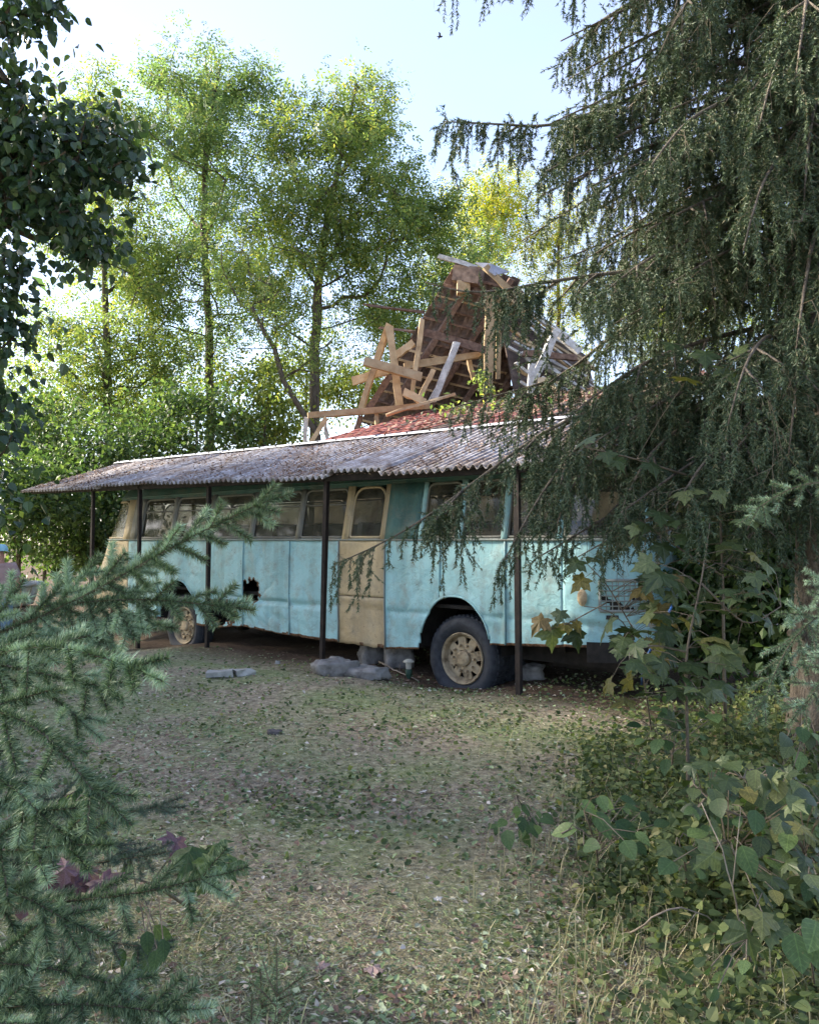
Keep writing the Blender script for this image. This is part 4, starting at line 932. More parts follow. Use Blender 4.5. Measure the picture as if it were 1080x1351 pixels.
for k in range(62):
    z = 1.75 + (k / 62) ** .9 * 5.4; az = math.radians(rng.uniform(95, 330) if k % 2 else rng.uniform(175, 285))
    Lb = np.interp(z, [0, 1.5, 4, 8], [1.2, 1.9, 2.1, .9]) * rng.uniform(.7, 1.1); d_ = np.array([math.cos(az), math.sin(az), 0])
    if d_[1] < -.5: Lb *= .7
    if z < 1.6: Lb *= .6
    q = tk(z); P_ = [q, q + d_ * Lb * .3 + np.array([0, 0, .06]), q + d_ * Lb * .65 + np.array([0, 0, -.10 * Lb]), q + d_ * Lb + np.array([0, 0, -.3 * Lb])]
    hang(P_, .02, 22, .12, .45, .1, 1.0, z < 5.4)
p = Acc(); p.sticks(wA, wB, wr, np.array(wr) * .7); obj('branchlets', p, M['twig'], sp, kind='stuff')
# the outer two thirds carry needles, the rest are bare dead twigs
A_ = np.array(segA); B_ = np.array(segB); keep = rng.random(len(A_)) < .97
p = Acc().needles(A_[keep], B_[keep], 325, .025, .0076, 46); obj('needles', p, M['spruce'], sp, kind='stuff')
print('NORWAY segs', len(A_), 'needles', p.n // 3)

# ------------------------------------------------------------------ blue spruces (foreground left, twig at right)
def spray(P, sides, dens, axis_r, up=(0, 0, 1), spread=50, sub=True, out=None, tipl=.09, roll=.6):
    """flat spray: an axis with side shoots and their own side shoots -> list of segments with needles"""
    Q, L_ = curve(P, max(5, int(np.linalg.norm(np.diff(np.asarray(P), axis=0), axis=1).sum() / .07)))
    S = [(Q[i], Q[i + 1], axis_r * (1 - .75 * i / len(Q))) for i in range(len(Q) - 1)]
    def shoot(a_, d_, l, r, lvl):
        q = a_; k = 3 if l > .12 else 2
        for s_ in range(k):
            d_ = unit(d_ + np.array([0, 0, (-.10 if lvl == 0 else -.05) + .10 * s_ / k]) + rng.normal(0, .06, 3)); q2 = q + d_ * l / k; S.append((q, q2, r))
            if lvl == 0 and sub and l > .16 and s_ < 2:
                for sg in (-1, 1):
                    if rng.random() < .85:
                        sd2 = unit(np.cross(d_, np.asarray(up, float))) * sg; shoot(q2, unit(d_ * .8 + sd2 * .75 + rng.normal(0, .12, 3)), max(.07, l * rng.uniform(.35, .55)), r * .7, 1)
            q = q2
    n_ = int(L_ * dens)
    for j in range(n_):
        t = (j + .5) / n_
        if t < .08: continue
        f = t * (len(Q) - 1); i = min(int(f), len(Q) - 2); a_ = Q[i] + (Q[i + 1] - Q[i]) * (f - i); fw = unit(Q[i + 1] - Q[i]); sg = 1 if j % 2 else -1
        sd_ = unit(unit(np.cross(fw, np.asarray(up, float))) * sg + np.asarray(up) * rng.normal(0, roll)); a2 = math.radians(spread + rng.normal(0, 8))
        l = sides * (1.02 - t * .72) * rng.uniform(.7, 1.2); shoot(a_, unit(fw * math.cos(a2) + sd_ * math.sin(a2)), max(tipl, l), .0028, 0)
    fw = unit(Q[-1] - Q[-2])
    for sg in (-1, 0, 1): shoot(Q[-1], unit(fw + unit(np.cross(fw, np.asarray(up, float))) * sg * .6 + rng.normal(0, .1, 3)), tipl * (1.3 if sg == 0 else 1), .0028, 1)
    return S
def needle_tree(name, label, base, sprays, mat, per_m, nl, nw, trunk=None, ang=60):
    t = thing(name, label, 'tree', tuple(base))
    if trunk is not None: p = Acc(); p.tube(*trunk, 10); obj('trunk', p, M['bark_spruce'], t, smooth=True)
    for (P, sides, dens, r, up, spread) in sprays:
        S = spray(P, sides, dens, r, up, spread); A_ = np.array([s_[0] for s_ in S]); B_ = np.array([s_[1] for s_ in S]); r_ = np.array([s_[2] for s_ in S])
        p = Acc().sticks(A_, B_, r_, r_ * .85); br = obj('branch', p, M['twig'], t)
        new = r_ < .0024 if mat == 'bluespruce' else np.zeros(len(r_), bool); new |= (mat == 'bluespruce') & (rng.random(len(r_)) < .15)
        p = Acc().needles(A_[~new], B_[~new], per_m, nl, nw, ang, .15); obj('needles', p, M[mat], br, kind='stuff')
        if new.any(): p = Acc().needles(A_[new], B_[new], per_m, nl, nw, ang, .15); obj('lit_new_growth', p, M['lit_newgrowth'], br, kind='stuff')
    return t
c_ = lambda *q: [pix(*k) for k in q]
BT = np.array([-2.25, 2.7, 0.]); BT[2] = float(gh(BT[0], BT[1])) - .08
U0 = (0, -.35, .94)
bs = [
    (c_((-160, 880, 2.55), (20, 830, 2.5), (130, 778, 2.45), (225, 722, 2.4), (285, 692, 2.38), (335, 668, 2.36)), .28, 24, .011, (0, -.75, .66), 46),
    (c_((-120, 860, 2.9), (30, 850, 2.9), (110, 825, 2.85), (190, 825, 2.8)), .18, 12, .010, U0, 52),
    (c_((-140, 900, 2.2), (0, 860, 1.95), (70, 850, 1.82), (125, 862, 1.72), (170, 880, 1.66)), .24, 12, .010, (0, -.6, .8), 46),
    (c_((-140, 960, 2.0), (-30, 930, 1.8), (40, 945, 1.7), (90, 990, 1.64), (120, 1040, 1.62)), .24, 12, .009, (.2, -.75, .6), 46),
    (c_((-160, 1010, 2.1), (-60, 1000, 1.85), (10, 1020, 1.75), (50, 1070, 1.7)), .22, 12, .009, (.2, -.75, .6), 48),
    (c_((-170, 1210, 2.2), (-20, 1195, 2.05), (90, 1190, 1.98), (190, 1180, 1.92), (265, 1160, 1.9)), .21, 12, .010, (0, -.75, .66), 50),
    (c_((-160, 1180, 1.9), (-60, 1160, 1.8), (20, 1165, 1.74), (80, 1210, 1.7)), .2, 12, .008, (0, -.7, .7), 50),
    (c_((-160, 1300, 2.0), (-40, 1270, 1.85), (60, 1270, 1.8), (150, 1300, 1.76)), .2, 12, .008, (0, -.75, .66), 50),
    (c_((-160, 1380, 1.9), (-40, 1350, 1.75), (60, 1345, 1.7), (140, 1370, 1.68)), .2, 12, .008, (0, -.75, .66), 50),
    (c_((-100, 860, 2.4), (20, 880, 2.3), (80, 895, 2.2), (130, 905, 2.15)), .18, 12, .009, (0, -.7, .7), 50),
    (c_((-150, 890, 2.7), (0, 890, 2.65), (60, 905, 2.6), (100, 945, 2.55)), .2, 12, .009, U0, 50),
    (c_((60, 800, 2.5), (150, 790, 2.42), (220, 790, 2.38), (290, 800, 2.35)), .2, 22, .007, (0, -.75, .66), 50),
    (c_((-120, 1340, 1.9), (0, 1330, 1.8), (110, 1320, 1.74), (210, 1335, 1.7)), .2, 20, .008, (0, -.75, .66), 50),
    (c_((-120, 1120, 1.85), (-30, 1120, 1.75), (30, 1130, 1.7), (90, 1115, 1.66)), .2, 20, .008, (0, -.75, .66), 50),
    (c_((-150, 1090, 2.3), (-20, 1085, 2.2), (60, 1110, 2.15)), .22, 12, .009, (0, -.7, .7), 50),
]
tr_pts = ([BT, BT + (0, 0, .7), BT + (.02, .02, 1.6), BT + (0, .02, 2.4)], [.10, .085, .065, .02])
needle_tree('blue_spruce', 'bright blue-green spruce with stiff bottlebrush shoots at the left foreground', BT, bs, 'bluespruce', 3700, .025, .0027, tr_pts)
BT2 = np.array([-1.75, 3.1, 0.]); BT2[2] = float(gh(BT2[0], BT2[1])) - .08
bs = [(c_((-60, 1120, 2.9), (50, 1100, 2.75), (130, 1080, 2.6), (205, 1065, 2.5)), .25, 22, .008, U0, 50), (c_((-60, 1060, 3.1), (40, 1060, 2.9), (110, 1080, 2.8), (160, 1120, 2.75)), .25, 22, .008, (0, -.7, .7), 50),
      (c_((-60, 1150, 2.8), (40, 1150, 2.65), (120, 1140, 2.6), (190, 1130, 2.5)), .22, 20, .008, U0, 50), (c_((60, 1230, 2.6), (120, 1240, 2.5), (190, 1250, 2.4)), .16, 20, .006, U0, 50)]
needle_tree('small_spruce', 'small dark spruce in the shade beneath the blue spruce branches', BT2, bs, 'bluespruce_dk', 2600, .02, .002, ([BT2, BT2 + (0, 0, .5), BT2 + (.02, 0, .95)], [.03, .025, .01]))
BT3 = np.array([2.35, 3.35, 0.]); BT3[2] = float(gh(BT3[0], BT3[1])) - .08
bs = [(c_((1190, 760, 3.35), (1120, 790, 3.3), (1070, 815, 3.2), (1030, 860, 3.1), (1008, 925, 3.05)), .26, 24, .009, (-.3, -.75, .55), 50), (c_((1200, 820, 3.3), (1130, 850, 3.1), (1085, 890, 3.0), (1062, 930, 2.95)), .24, 24, .009, (-.3, -.75, .55), 50),
      (c_((1180, 660, 3.4), (1100, 630, 3.4), (1040, 640, 3.4), (1000, 670, 3.4)), .14, 22, .008, (-.2, -.75, .6), 50)]
needle_tree('young_spruce', 'young spruce with fresh green shoots at the right edge beside the big trunk', BT3, bs, 'bluespruce', 2200, .02, .0026, ([BT3, BT3 + (0, 0, .9), BT3 + (0, .02, 1.9), BT3 + (0, 0, 2.6)], [.045, .04, .03, .01]))
TB = c_((318, 1351, 2.0), (345, 1330, 1.98), (365, 1315, 1.95)); b0 = np.array(TB[0]); b0[2] = float(gh(b0[0], b0[1]))
bs = [([b0, (b0 + TB[0]) / 2, TB[0], TB[1]], .10, 20, .004, (0, -.8, .6), 45), ([b0, (b0 + TB[1]) / 2 + (.05, 0, 0), TB[2]], .10, 20, .004, (0, -.8, .6), 45)]
needle_tree('spruce_seedling', 'tiny spruce seedling poking up at the bottom edge of the grass', b0, bs, 'bluespruce', 2000, .016, .0018)
# low conifer twigs hanging in at the top edge
# ------------------------------------------------------------------ maples, undergrowth with single large leaves
half = [(.0, .0), (.16, -.10), (.40, -.17), (.33, .05), (.46, .10), (.68, .30), (.47, .35), (.42, .47), (.23, .45), (.27, .62), (.11, .76)]
ol = half + [(0, 1.02)] + [(-x, y) for x, y in half[::-1][:-1]]
def maple_mesh(name, cup, mat, wav):
    V = [(0, .24, .03)]
    for i, (x, y) in enumerate(ol): r = math.hypot(x, y - .24); V.append((x, y, -cup * r * r + wav * math.sin(i * 1.7 + cup * 9)))
    k = len(ol); F = [(0, 1 + i, 1 + (i + 1) % k) for i in range(k)]
    me = Acc().add(V, F).mesh(name); me.materials.append(mat); return me
def ovate_mesh(name, mat, wd=.32, cup=.2):
    V = []; ts = np.linspace(0, 1, 7)
    for t in ts:
        wv = wd * math.sin(math.pi * t ** .8) ** .8 if 0 < t < 1 else 0.0; z = -.25 * t * t
        V += [(-wv, t, z + cup * wv), (0, t, z), (wv, t, z + cup * wv)]
    F = []
    for i in range(6):
        F += [[3 * i, 3 * i + 1, 3 * i + 4, 3 * i + 3], [3 * i + 1, 3 * i + 2, 3 * i + 5, 3 * i + 4]]
    me = Acc().add(V, F).mesh(name, smooth=True); me.materials.append(mat); return me
MAP = {'g': [maple_mesh('maple_leaf', c_, M['maple'], .02) for c_ in (.18, .3, .45)], 'b': [maple_mesh('maple_leaf_turning', c_, M['maple_brown'], .04) for c_ in (.3, .5)],
       'p': [maple_mesh('maple_leaf_purple', c_, M['maple_purple'], .06) for c_ in (.5, .8)], 'o': [ovate_mesh('ovate_leaf', M['leafgreen'], .3), ovate_mesh('ovate_leaf', M['leafgreen'], .36, .1)], 'd': [ovate_mesh('broad_leaf', M['maple'], .42, .15)],
       'w': [maple_mesh('maple_leaf_wilted', c_, M['leafgreen'], .05) for c_ in (.6, .9)]}
def sapling(name, label, cat, stems, leaves, r0=.012, group=None, mat='twig', droop=.45, lift=.0):
    """stems: lists of world points; leaves: (world point, size, key)"""
    base = np.array(stems[0][0]); t = thing(name, label, cat, tuple(base), 0, group); P_all = []
    for s_ in stems:
        Q, L_ = curve(s_, max(5, int(len(s_) * 4))); p = Acc(); p.tube(Q, np.linspace(r0 if s_ is stems[0] else r0 * .6, .003, len(Q)), 6); obj('stem', p, M[mat], t, smooth=True); P_all += list(Q[2:])
    P_all = np.array(P_all); pa, pb = [], []
    for (q, s_, key) in leaves:
        q = np.asarray(q); dd = np.linalg.norm(P_all - q, axis=1) + .6 * np.maximum(0, P_all[:, 2] - q[2] - .05); j = P_all[np.argmin(dd)]
        o_ = unit(q - j + 1e-4) if np.linalg.norm(q - j) > .02 else unit(rng.normal(size=3))
        d_ = unit(o_ * np.array([1, 1, .4]) + rng.normal(0, .35, 3) + np.array([0, -.15, -droop])); nn = np.array([0, -.55, 1.0]) + rng.normal(0, .35, 3) + np.array([0, 0, lift])
        R = frames(d_[None], nn[None])[0]; st = q - d_ * s_ * .3
        inst('leaf', MAP[key][rng.integers(len(MAP[key]))], t, st, R, s_ * rng.uniform(.85, 1.1)); pa += [j, (j + st) / 2 + (0, 0, .02)]; pb += [(j + st) / 2 + (0, 0, .02), st]
    p = Acc().sticks(pa, pb, .0022, .0018); obj('leaf_stalks', p, M[mat], t, kind='stuff')
    return t
def cloud(px, py, Y, rx, ry, n_, size, keys='g', dy=.25):
    out = []
    for _ in range(n_):
        r = math.sqrt(rng.random()); a_ = rng.random() * 6.283
        out.append((pix(px + rx * r * math.cos(a_), py + ry * r * math.sin(a_), Y + rng.normal(0, dy)), size * rng.uniform(.7, 1.2), keys[rng.integers(len(keys))]))
    return out
def gp(px, py, off=0.):
    """pixel on the ground"""
    Y = 4.0
    for _ in range(25):
        q = pix(px, py, Y); zz = float(gh(q[0], q[1])); d_ = (q - CAM) / q[1]; Y = (zz - 1.5) / d_[2] if d_[2] < -.01 else 30
    q = pix(px, py, Y); q[2] += off; return q
S1 = [gp(908, 1095)] + c_((906, 950, 4.2), (903, 860, 4.2), (925, 770, 4.25), (936, 690, 4.3))
sapling('maple_sapling', 'slim maple sapling with large grey-green leaves in front of the rear of the bus', 'sapling', [S1, [S1[2]] + c_((860, 850, 4.15), (830, 862, 4.1)), [S1[3]] + c_((985, 830, 4.2), (1030, 800, 4.2))],
        cloud(935, 855, 4.2, 110, 70, 30, .13, 'ggg') + cloud(985, 790, 4.3, 50, 60, 14, .11, 'g') + cloud(890, 950, 4.2, 60, 60, 16, .10, 'go') + [(pix(868, 762, 4.1), .2, 'g'), (pix(850, 745, 4.2), .14, 'g'), (pix(915, 880, 4.1), .17, 'g'), (pix(955, 868, 4.1), .2, 'g'), (pix(945, 842, 4.1), .17, 'g'), (pix(822, 925, 4.2), .12, 'b'), (pix(800, 905, 4.2), .11, 'b'), (pix(830, 900, 4.2), .12, 'b'), (pix(890, 760, 4.2), .1, 'b')], .011, 'maple saplings by the spruce')
S2 = [gp(958, 1000)] + c_((955, 900, 4.9), (953, 760, 4.9), (948, 640, 4.9), (940, 540, 4.9), (930, 470, 4.9))
sapling('maple_sapling', 'tallest maple sapling, its pale leaves poking through the spruce boughs', 'sapling', [S2, [S2[2]] + c_((890, 720, 4.8), (850, 690, 4.7)), [S2[3]] + c_((820, 600, 4.6), (770, 590, 4.5))],
        [(pix(885, 688, 4.4), .18, 'g'), (pix(905, 650, 4.4), .15, 'g'), (pix(860, 615, 4.5), .13, 'g'), (pix(815, 610, 4.5), .13, 'g'), (pix(775, 580, 4.4), .13, 'g'), (pix(905, 500, 4.4), .15, 'g'), (pix(930, 470, 4.5), .15, 'g'), (pix(960, 490, 4.5), .15, 'g'), (pix(975, 465, 4.5), .14, 'g'), (pix(885, 455, 4.5), .12, 'g'), (pix(800, 602, 4.5), .12, 'g')] + cloud(930, 720, 4.7, 100, 70, 26, .13, 'g') + cloud(990, 690, 4.6, 40, 80, 10, .12, 'g'), .014, 'maple saplings by the spruce')
S3 = [gp(862, 985)] + c_((850, 900, 5.0), (835, 830, 5.0), (800, 795, 5.0), (770, 800, 5.0))
sapling('maple_sapling', 'low maple branch with green and brown leaves hanging before the blue bus', 'sapling', [S3, [S3[2]] + c_((800, 770, 5.0), (775, 745, 5.0)), [S3[3]] + c_((745, 825, 5.0), (722, 832, 5.0))],
        [(pix(728, 838, 5.0), .17, 'g'), (pix(760, 842, 5.0), .17, 'g'), (pix(745, 825, 5.0), .13, 'b'), (pix(710, 822, 5.0), .16, 'b'), (pix(762, 826, 5.0), .11, 'b'), (pix(738, 812, 5.0), .10, 'g'), (pix(765, 768, 5.0), .13, 'b'), (pix(758, 745, 5.0), .14, 'g'), (pix(785, 738, 5.0), .17, 'g'), (pix(800, 825, 5.0), .18, 'g'), (pix(830, 835, 5.0), .16, 'g'), (pix(815, 845, 5.0), .15, 'g'), (pix(850, 770, 5.0), .16, 'g')] + cloud(880, 815, 4.9, 42, 60, 30, .12, 'ggggb') + cloud(860, 865, 4.8, 50, 40, 16, .11, 'g'), .008, 'maple saplings by the spruce', droop=.9)
S4 = [gp(1035, 1160)] + c_((1030, 1080, 3.1), (1020, 1020, 3.1))
sapling('broadleaf_shrub', 'dark shrub of broad leaves at the foot of the spruce trunk', 'shrub', [S4, [S4[1]] + c_((980, 1080, 3.1), (940, 1060, 3.1), (915, 1035, 3.2)), [S4[1]] + c_((1080, 1060, 3.0), (1110, 1040, 3.0)), [S4[1]] + c_((1060, 1120, 2.95), (1075, 1170, 2.9)), [S4[1]] + c_((990, 1120, 3.05), (960, 1130, 3.0)), [S4[2]] + c_((980, 1030, 3.2), (960, 1010, 3.2))],
        cloud(1000, 1080, 3.1, 90, 70, 110, .075, 'ddgdo') + cloud(1060, 1130, 2.9, 60, 80, 70, .08, 'ddgo') + cloud(950, 1040, 3.2, 60, 40, 40, .07, 'dgo'), .008)
S5 = [gp(905, 1190)] + c_((905, 1140, 2.9), (895, 1110, 2.9))
sapling('maple_seedling', 'low dark maple seedling with drooping leaves in the undergrowth', 'seedling', [S5, [S5[1]] + c_((940, 1120, 2.85), (960, 1110, 2.8))], [(pix(882, 1118, 2.85), .13, 'g'), (pix(925, 1135, 2.8), .13, 'g'), (pix(945, 1110, 2.85), .11, 'g'), (pix(965, 1140, 2.7), .12, 'g'), (pix(915, 1100, 2.9), .09, 'o'), (pix(1005, 1215, 2.4), .1, 'g')] + cloud(930, 1120, 2.85, 60, 40, 8, .09, 'og'), .006)
S6 = [gp(990, 1290)] + c_((988, 1260, 2.4), (985, 1240, 2.4))
sapling('maple_seedling', 'small slate-green maple seedling near the bottom right corner', 'seedling', [S6], [(pix(985, 1232, 2.4), .11, 'g'), (pix(1020, 1225, 2.4), .11, 'g'), (pix(1008, 1180, 2.5), .08, 'g')] + cloud(960, 1290, 2.45, 30, 30, 8, .05, 'o'), .005)
S7 = [gp(1075, 1310)] + c_((1070, 1265, 2.15), (1060, 1240, 2.15))
sapling('leafy_sprig', 'bright light green sprig at the right edge near the bottom', 'sprig', [S7], [(pix(1050, 1245, 2.1), .11, 'o'), (pix(1075, 1225, 2.1), .12, 'o'), (pix(1080, 1255, 2.1), .1, 'o'), (pix(1065, 1232, 2.15), .08, 'o')], .004)
S8 = [gp(790, 1150)] + c_((785, 1110, 3.1), (770, 1070, 3.1))
sapling('leafy_sprig', 'pale green sprig with oval leaves at the edge of the undergrowth', 'sprig', [S8, [S8[1]] + c_((760, 1090, 3.1), (740, 1100, 3.1))], [(pix(775, 1065, 3.1), .12, 'o'), (pix(750, 1095, 3.1), .11, 'o'), (pix(790, 1080, 3.1), .11, 'o'), (pix(775, 1115, 3.0), .1, 'o'), (pix(800, 1060, 3.15), .1, 'o'), (pix(765, 1075, 3.15), .1, 'o'), (pix(820, 1090, 3.1), .1, 'o')] + cloud(830, 1080, 3.2, 50, 40, 14, .08, 'o'), .005)
S9 = [gp(700, 1085)] + c_((690, 1065, 3.9), (680, 1050, 3.9))
sapling('leafy_sprig', 'low bright sprig of small oval leaves in mid clearing right', 'sprig', [S9], cloud(690, 1085, 3.9, 40, 22, 20, .07, 'o'), .004)
S10 = [gp(1062, 1010)] + c_((1065, 960, 4.0), (1058, 925, 4.0))
sapling('broadleaf_shrub', 'small green shrub low against the base of the spruce trunk', 'shrub', [S10], cloud(1060, 1000, 4.0, 35, 40, 16, .09, 'do'), .005)
S13 = [gp(885, 1030)] + c_((888, 985, 4.4), (890, 940, 4.4))
sapling('leafy_sprig', 'leafy green sprig standing behind the slim maple stem', 'sprig', [S13, [S13[1]] + c_((860, 960, 4.4), (845, 950, 4.4)), [S13[1]] + c_((915, 965, 4.4), (935, 950, 4.4))], cloud(890, 965, 4.4, 50, 45, 30, .065, 'o'), .004)
# cut maple branches wilting under the blue spruce
S11 = [gp(245, 1195)] + c_((200, 1165, 2.75), (150, 1150, 2.7), (90, 1150, 2.6))
sapling('cut_maple_branch', 'cut maple branch with wilted purple leaves beneath the blue spruce', 'branch', [S11, [S11[1]] + c_((225, 1130, 2.75), (240, 1118, 2.75))],
        [(pix(232, 1112, 2.7), .09, 'p'), (pix(62, 1160, 2.4), .1, 'p'), (pix(85, 1148, 2.4), .08, 'p'), (pix(98, 1172, 2.4), .11, 'p'), (pix(138, 1165, 2.4), .12, 'p'), (pix(30, 1195, 2.3), .07, 'p'), (pix(90, 1198, 2.3), .06, 'p'), (pix(65, 1178, 2.4), .09, 'p'), (pix(112, 1150, 2.45), .09, 'p')], .007, droop=1.1)
S12 = [gp(300, 1185)] + c_((270, 1150, 2.75), (230, 1150, 2.75), (180, 1175, 2.7))
sapling('cut_maple_branch', 'cut maple branch with wilted green leaves beside the purple ones', 'branch', [S12], cloud(265, 1140, 2.75, 45, 25, 20, .09, 'ww') + [(pix(160, 1125, 2.75), .1, 'w'), (pix(165, 1140, 2.75), .09, 'w'), (pix(210, 1230, 2.6), .09, 'o'), (pix(190, 1260, 2.5), .09, 'o')] + cloud(190, 1275, 2.5, 40, 40, 7, .07, 'oo'), .006, droop=.8)
S14 = [gp(112, 1085)] + c_((110, 1060, 2.9), (125, 1045, 2.9))
sapling('leafy_sprig', 'sprig of small wilted leaves under the blue spruce', 'sprig', [S14], cloud(110, 1055, 2.9, 35, 18, 26, .05, 'wo'), .003)
# ------------------------------------------------------------------ ground cover (uncountable)
def field(N, x0, x1, y0, y1): return rng.uniform(x0, x1, N), rng.uniform(y0, y1, N)
def pxof(x, y): return 540 + FPX * x / np.maximum(y, .5)
dbus = lambda x, y: CA * (y - B0[1]) + SA * (x - B0[0])
def pick(N, ylo=1.9, yhi=11.5):
    """roughly even in the picture: more per square metre close by"""
    y = 1 / rng.uniform(1 / yhi, 1 / ylo, N); x = rng.uniform(-.62, .62, N) * y; return x, y
def vn(x, y, s_, o_=0): return np.sin(x * s_ + 1.3 * np.sin(y * s_ * .7 + o_)) * np.sin(y * s_ * 1.1 + 1.7 * np.sin(x * s_ * .6 + o_ * 2))
x, y = pick(150000); k = (dbus(x, y) < -.15 + rng.normal(0, .25, len(x))) & (rng.random(len(x)) < .5 + .5 * vn(x, y, 1.7)); x, y = x[k], y[k]; N = len(x)
P = np.stack([x, y, gh(x, y) + .004 + .012 * rng.random(N)], -1); D = unit(np.stack([rng.normal(size=N), rng.normal(size=N), rng.normal(0, .13, N)], -1))
TB_ = np.array([[-.5, 0, 0], [.5, 0, 0], [.35, .55, .12], [0, 1, 0]]); 
ln_ = rng.uniform(.010, .045, N); sc = np.stack([rng.uniform(.0010, .0022, N) * (1 + y * .14), ln_, ln_], -1)
p = Acc().scatter(TB_, [[0, 1, 2, 3]], P, frames(D, np.tile([0, 0, 1.], (N, 1)) + rng.normal(0, .3, (N, 3))), sc); o = obj('grass_clippings', p, M['straw']); tag(o, 'dry mown grass clippings strewn over the clearing', 'grass clippings', kind='stuff')
x, y = pick(52000); k = rng.random(len(x)) < np.clip(.45 + .5 * vn(x, y, 1.6, 1) + .25 * sstep(3, 7, y), 0.1, 1); x, y = x[k], y[k]; N = len(x)
P = np.stack([x, y, gh(x, y) + .008 + .014 * rng.random(N)], -1); D = unit(np.stack([rng.normal(size=N), rng.normal(size=N), rng.normal(0, .25, N)], -1))
TLf = np.array([[0, -.5, 0], [.34, -.1, .10], [.2, .25, .05], [0, .55, .0], [-.2, .25, .08], [-.34, -.1, .13]])
p = Acc().scatter(TLf, [[0, 1, 2, 3], [0, 3, 4, 5]], P, frames(D, np.tile([0, 0, 1.], (N, 1)) + rng.normal(0, .35, (N, 3))), rng.uniform(.009, .040, N) * (.7 + .07 * y)); o = obj('leaf_litter', p, M['litter']); tag(o, 'chopped green and brown leaves littering the clearing', 'leaf litter', kind='stuff')
# living low weeds: thick at the right, sparse in patches in the clearing
x, y = pick(52000, 2.0, 10.5); px_ = pxof(x, y); dens = sstep(640, 880, px_ + 60 * vn(x, y, 2.6, 2)) * .9 + .55 * (vn(x, y, 2.1, 5) > .3) + .16 * sstep(3, 5, y) + .07
dens *= np.where(y < 2.95, .25, 1) * np.where((px_ < 860) & (y < 3.6), .5, 1); k = (rng.random(len(x)) < dens) & (dbus(x, y) < .1 + .8 * (px_ > 690)); x, y, px_ = x[k], y[k], px_[k]; N = len(x); tall = sstep(700, 900, px_)
P = np.stack([x, y, gh(x, y) + rng.random(N) ** 1.6 * (.025 + .22 * tall)], -1); D = unit(np.stack([rng.normal(size=N), rng.normal(size=N), rng.normal(.15, .35, N)], -1))
p = Acc().scatter(TH[0], TH[1], P, frames(D, np.tile([0, -.2, 1.], (N, 1)) + rng.normal(0, .5, (N, 3))), rng.uniform(.012, .036, N) * (1 + .3 * tall) * (.85 + .05 * y)); o = obj('low_weeds', p, M['weed']); tag(o, 'low green weeds and ground ivy thickening towards the right', 'weeds', kind='stuff')
N = 15000; y = rng.uniform(2.35, 6.2, N); px_ = rng.uniform(760, 1130, N); x = (px_ - 540) / FPX * y; hmax = .08 + .5 * sstep(800, 1000, px_) * (.55 + .45 * vn(x, y, 3.1, 1))
hmax = hmax * np.where(y < 2.8, .55, 1); k = rng.random(N) < (.25 + .75 * (vn(x, y, 4.0, 6) > -.2)) * np.where(y < 2.85, .28, 1) * np.where((px_ < 880) & (y < 3.3), .35, 1); x, y, hmax = x[k], y[k], hmax[k]; N = len(x)
P = np.stack([x, y, gh(x, y) + hmax * rng.random(N) ** .7], -1); D = unit(np.stack([rng.normal(size=N), rng.normal(-.2, 1, N), rng.normal(-.15, .4, N)], -1))
p = Acc().scatter(TH[0], TH[1], P, frames(D, np.tile([0, -.3, 1.], (N, 1)) + rng.normal(0, .55, (N, 3))), rng.uniform(.018, .05, N)); k = rng.random(N) < .3
q0_ = P[k] * np.array([1, 1, 0]) + np.stack([np.zeros(k.sum()), np.zeros(k.sum()), gh(x[k], y[k])], -1); p.sticks(q0_ + rng.normal(0, .03, q0_.shape) * (1, 1, 0), P[k], .0016, .001); o = obj('undergrowth', p, M['weed']); tag(o, 'tangled leafy green undergrowth below the spruce at the right', 'undergrowth', kind='stuff')
# standing dry grass towards the right foreground
x, y = pick(8000, 2.1, 6.0); px_ = pxof(x, y); dens = sstep(600, 800, px_ + 80 * vn(x, y, 3, 3)) + .10 * (vn(x, y, 2.7, 8) > .3) + .25 * (np.hypot(px_ - 350, (y - 2.5) * 150) < 50)
k = rng.random(len(x)) < dens; x, y = x[k], y[k]; N = len(x); hh = rng.uniform(.04, .24, N) * (.6 + .5 * (rng.random(N) < .2))
A0 = np.stack([x, y, gh(x, y)], -1); dr = unit(np.stack([rng.normal(size=N), rng.normal(size=N), np.full(N, .0)], -1)); wv = rng.uniform(.0012, .0024, N)[:, None]; sd_ = np.cross(dr, [0, 0, 1.])
b_ = rng.uniform(.15, .9, N)[:, None]; h_ = hh[:, None]; pts = [A0, A0 + dr * b_ * h_ * .2 + np.array([0, 0, 1]) * h_ * .5, A0 + dr * b_ * h_ * .65 + np.array([0, 0, 1]) * h_ * .85, A0 + dr * b_ * h_ * 1.25 + np.array([0, 0, 1]) * h_ * (1.0 - .35 * b_)]
V = np.stack([pts[0] - sd_ * wv, pts[0] + sd_ * wv, pts[1] + sd_ * wv, pts[1] - sd_ * wv, pts[2] + sd_ * wv * .8, pts[2] - sd_ * wv * .8, pts[3], pts[3] + sd_ * wv * .1], 1)
Fq = np.array([[0, 1, 2, 3], [3, 2, 4, 5], [5, 4, 7, 6]]); p = Acc().add(V.reshape(-1, 3), (Fq[None] + (np.arange(N) * 8)[:, None, None]).reshape(-1, 4)); o = obj('dry_grass', p, M['drygrass']); tag(o, 'thin dry grass stalks standing at the right of the clearing', 'grass', kind='stuff')
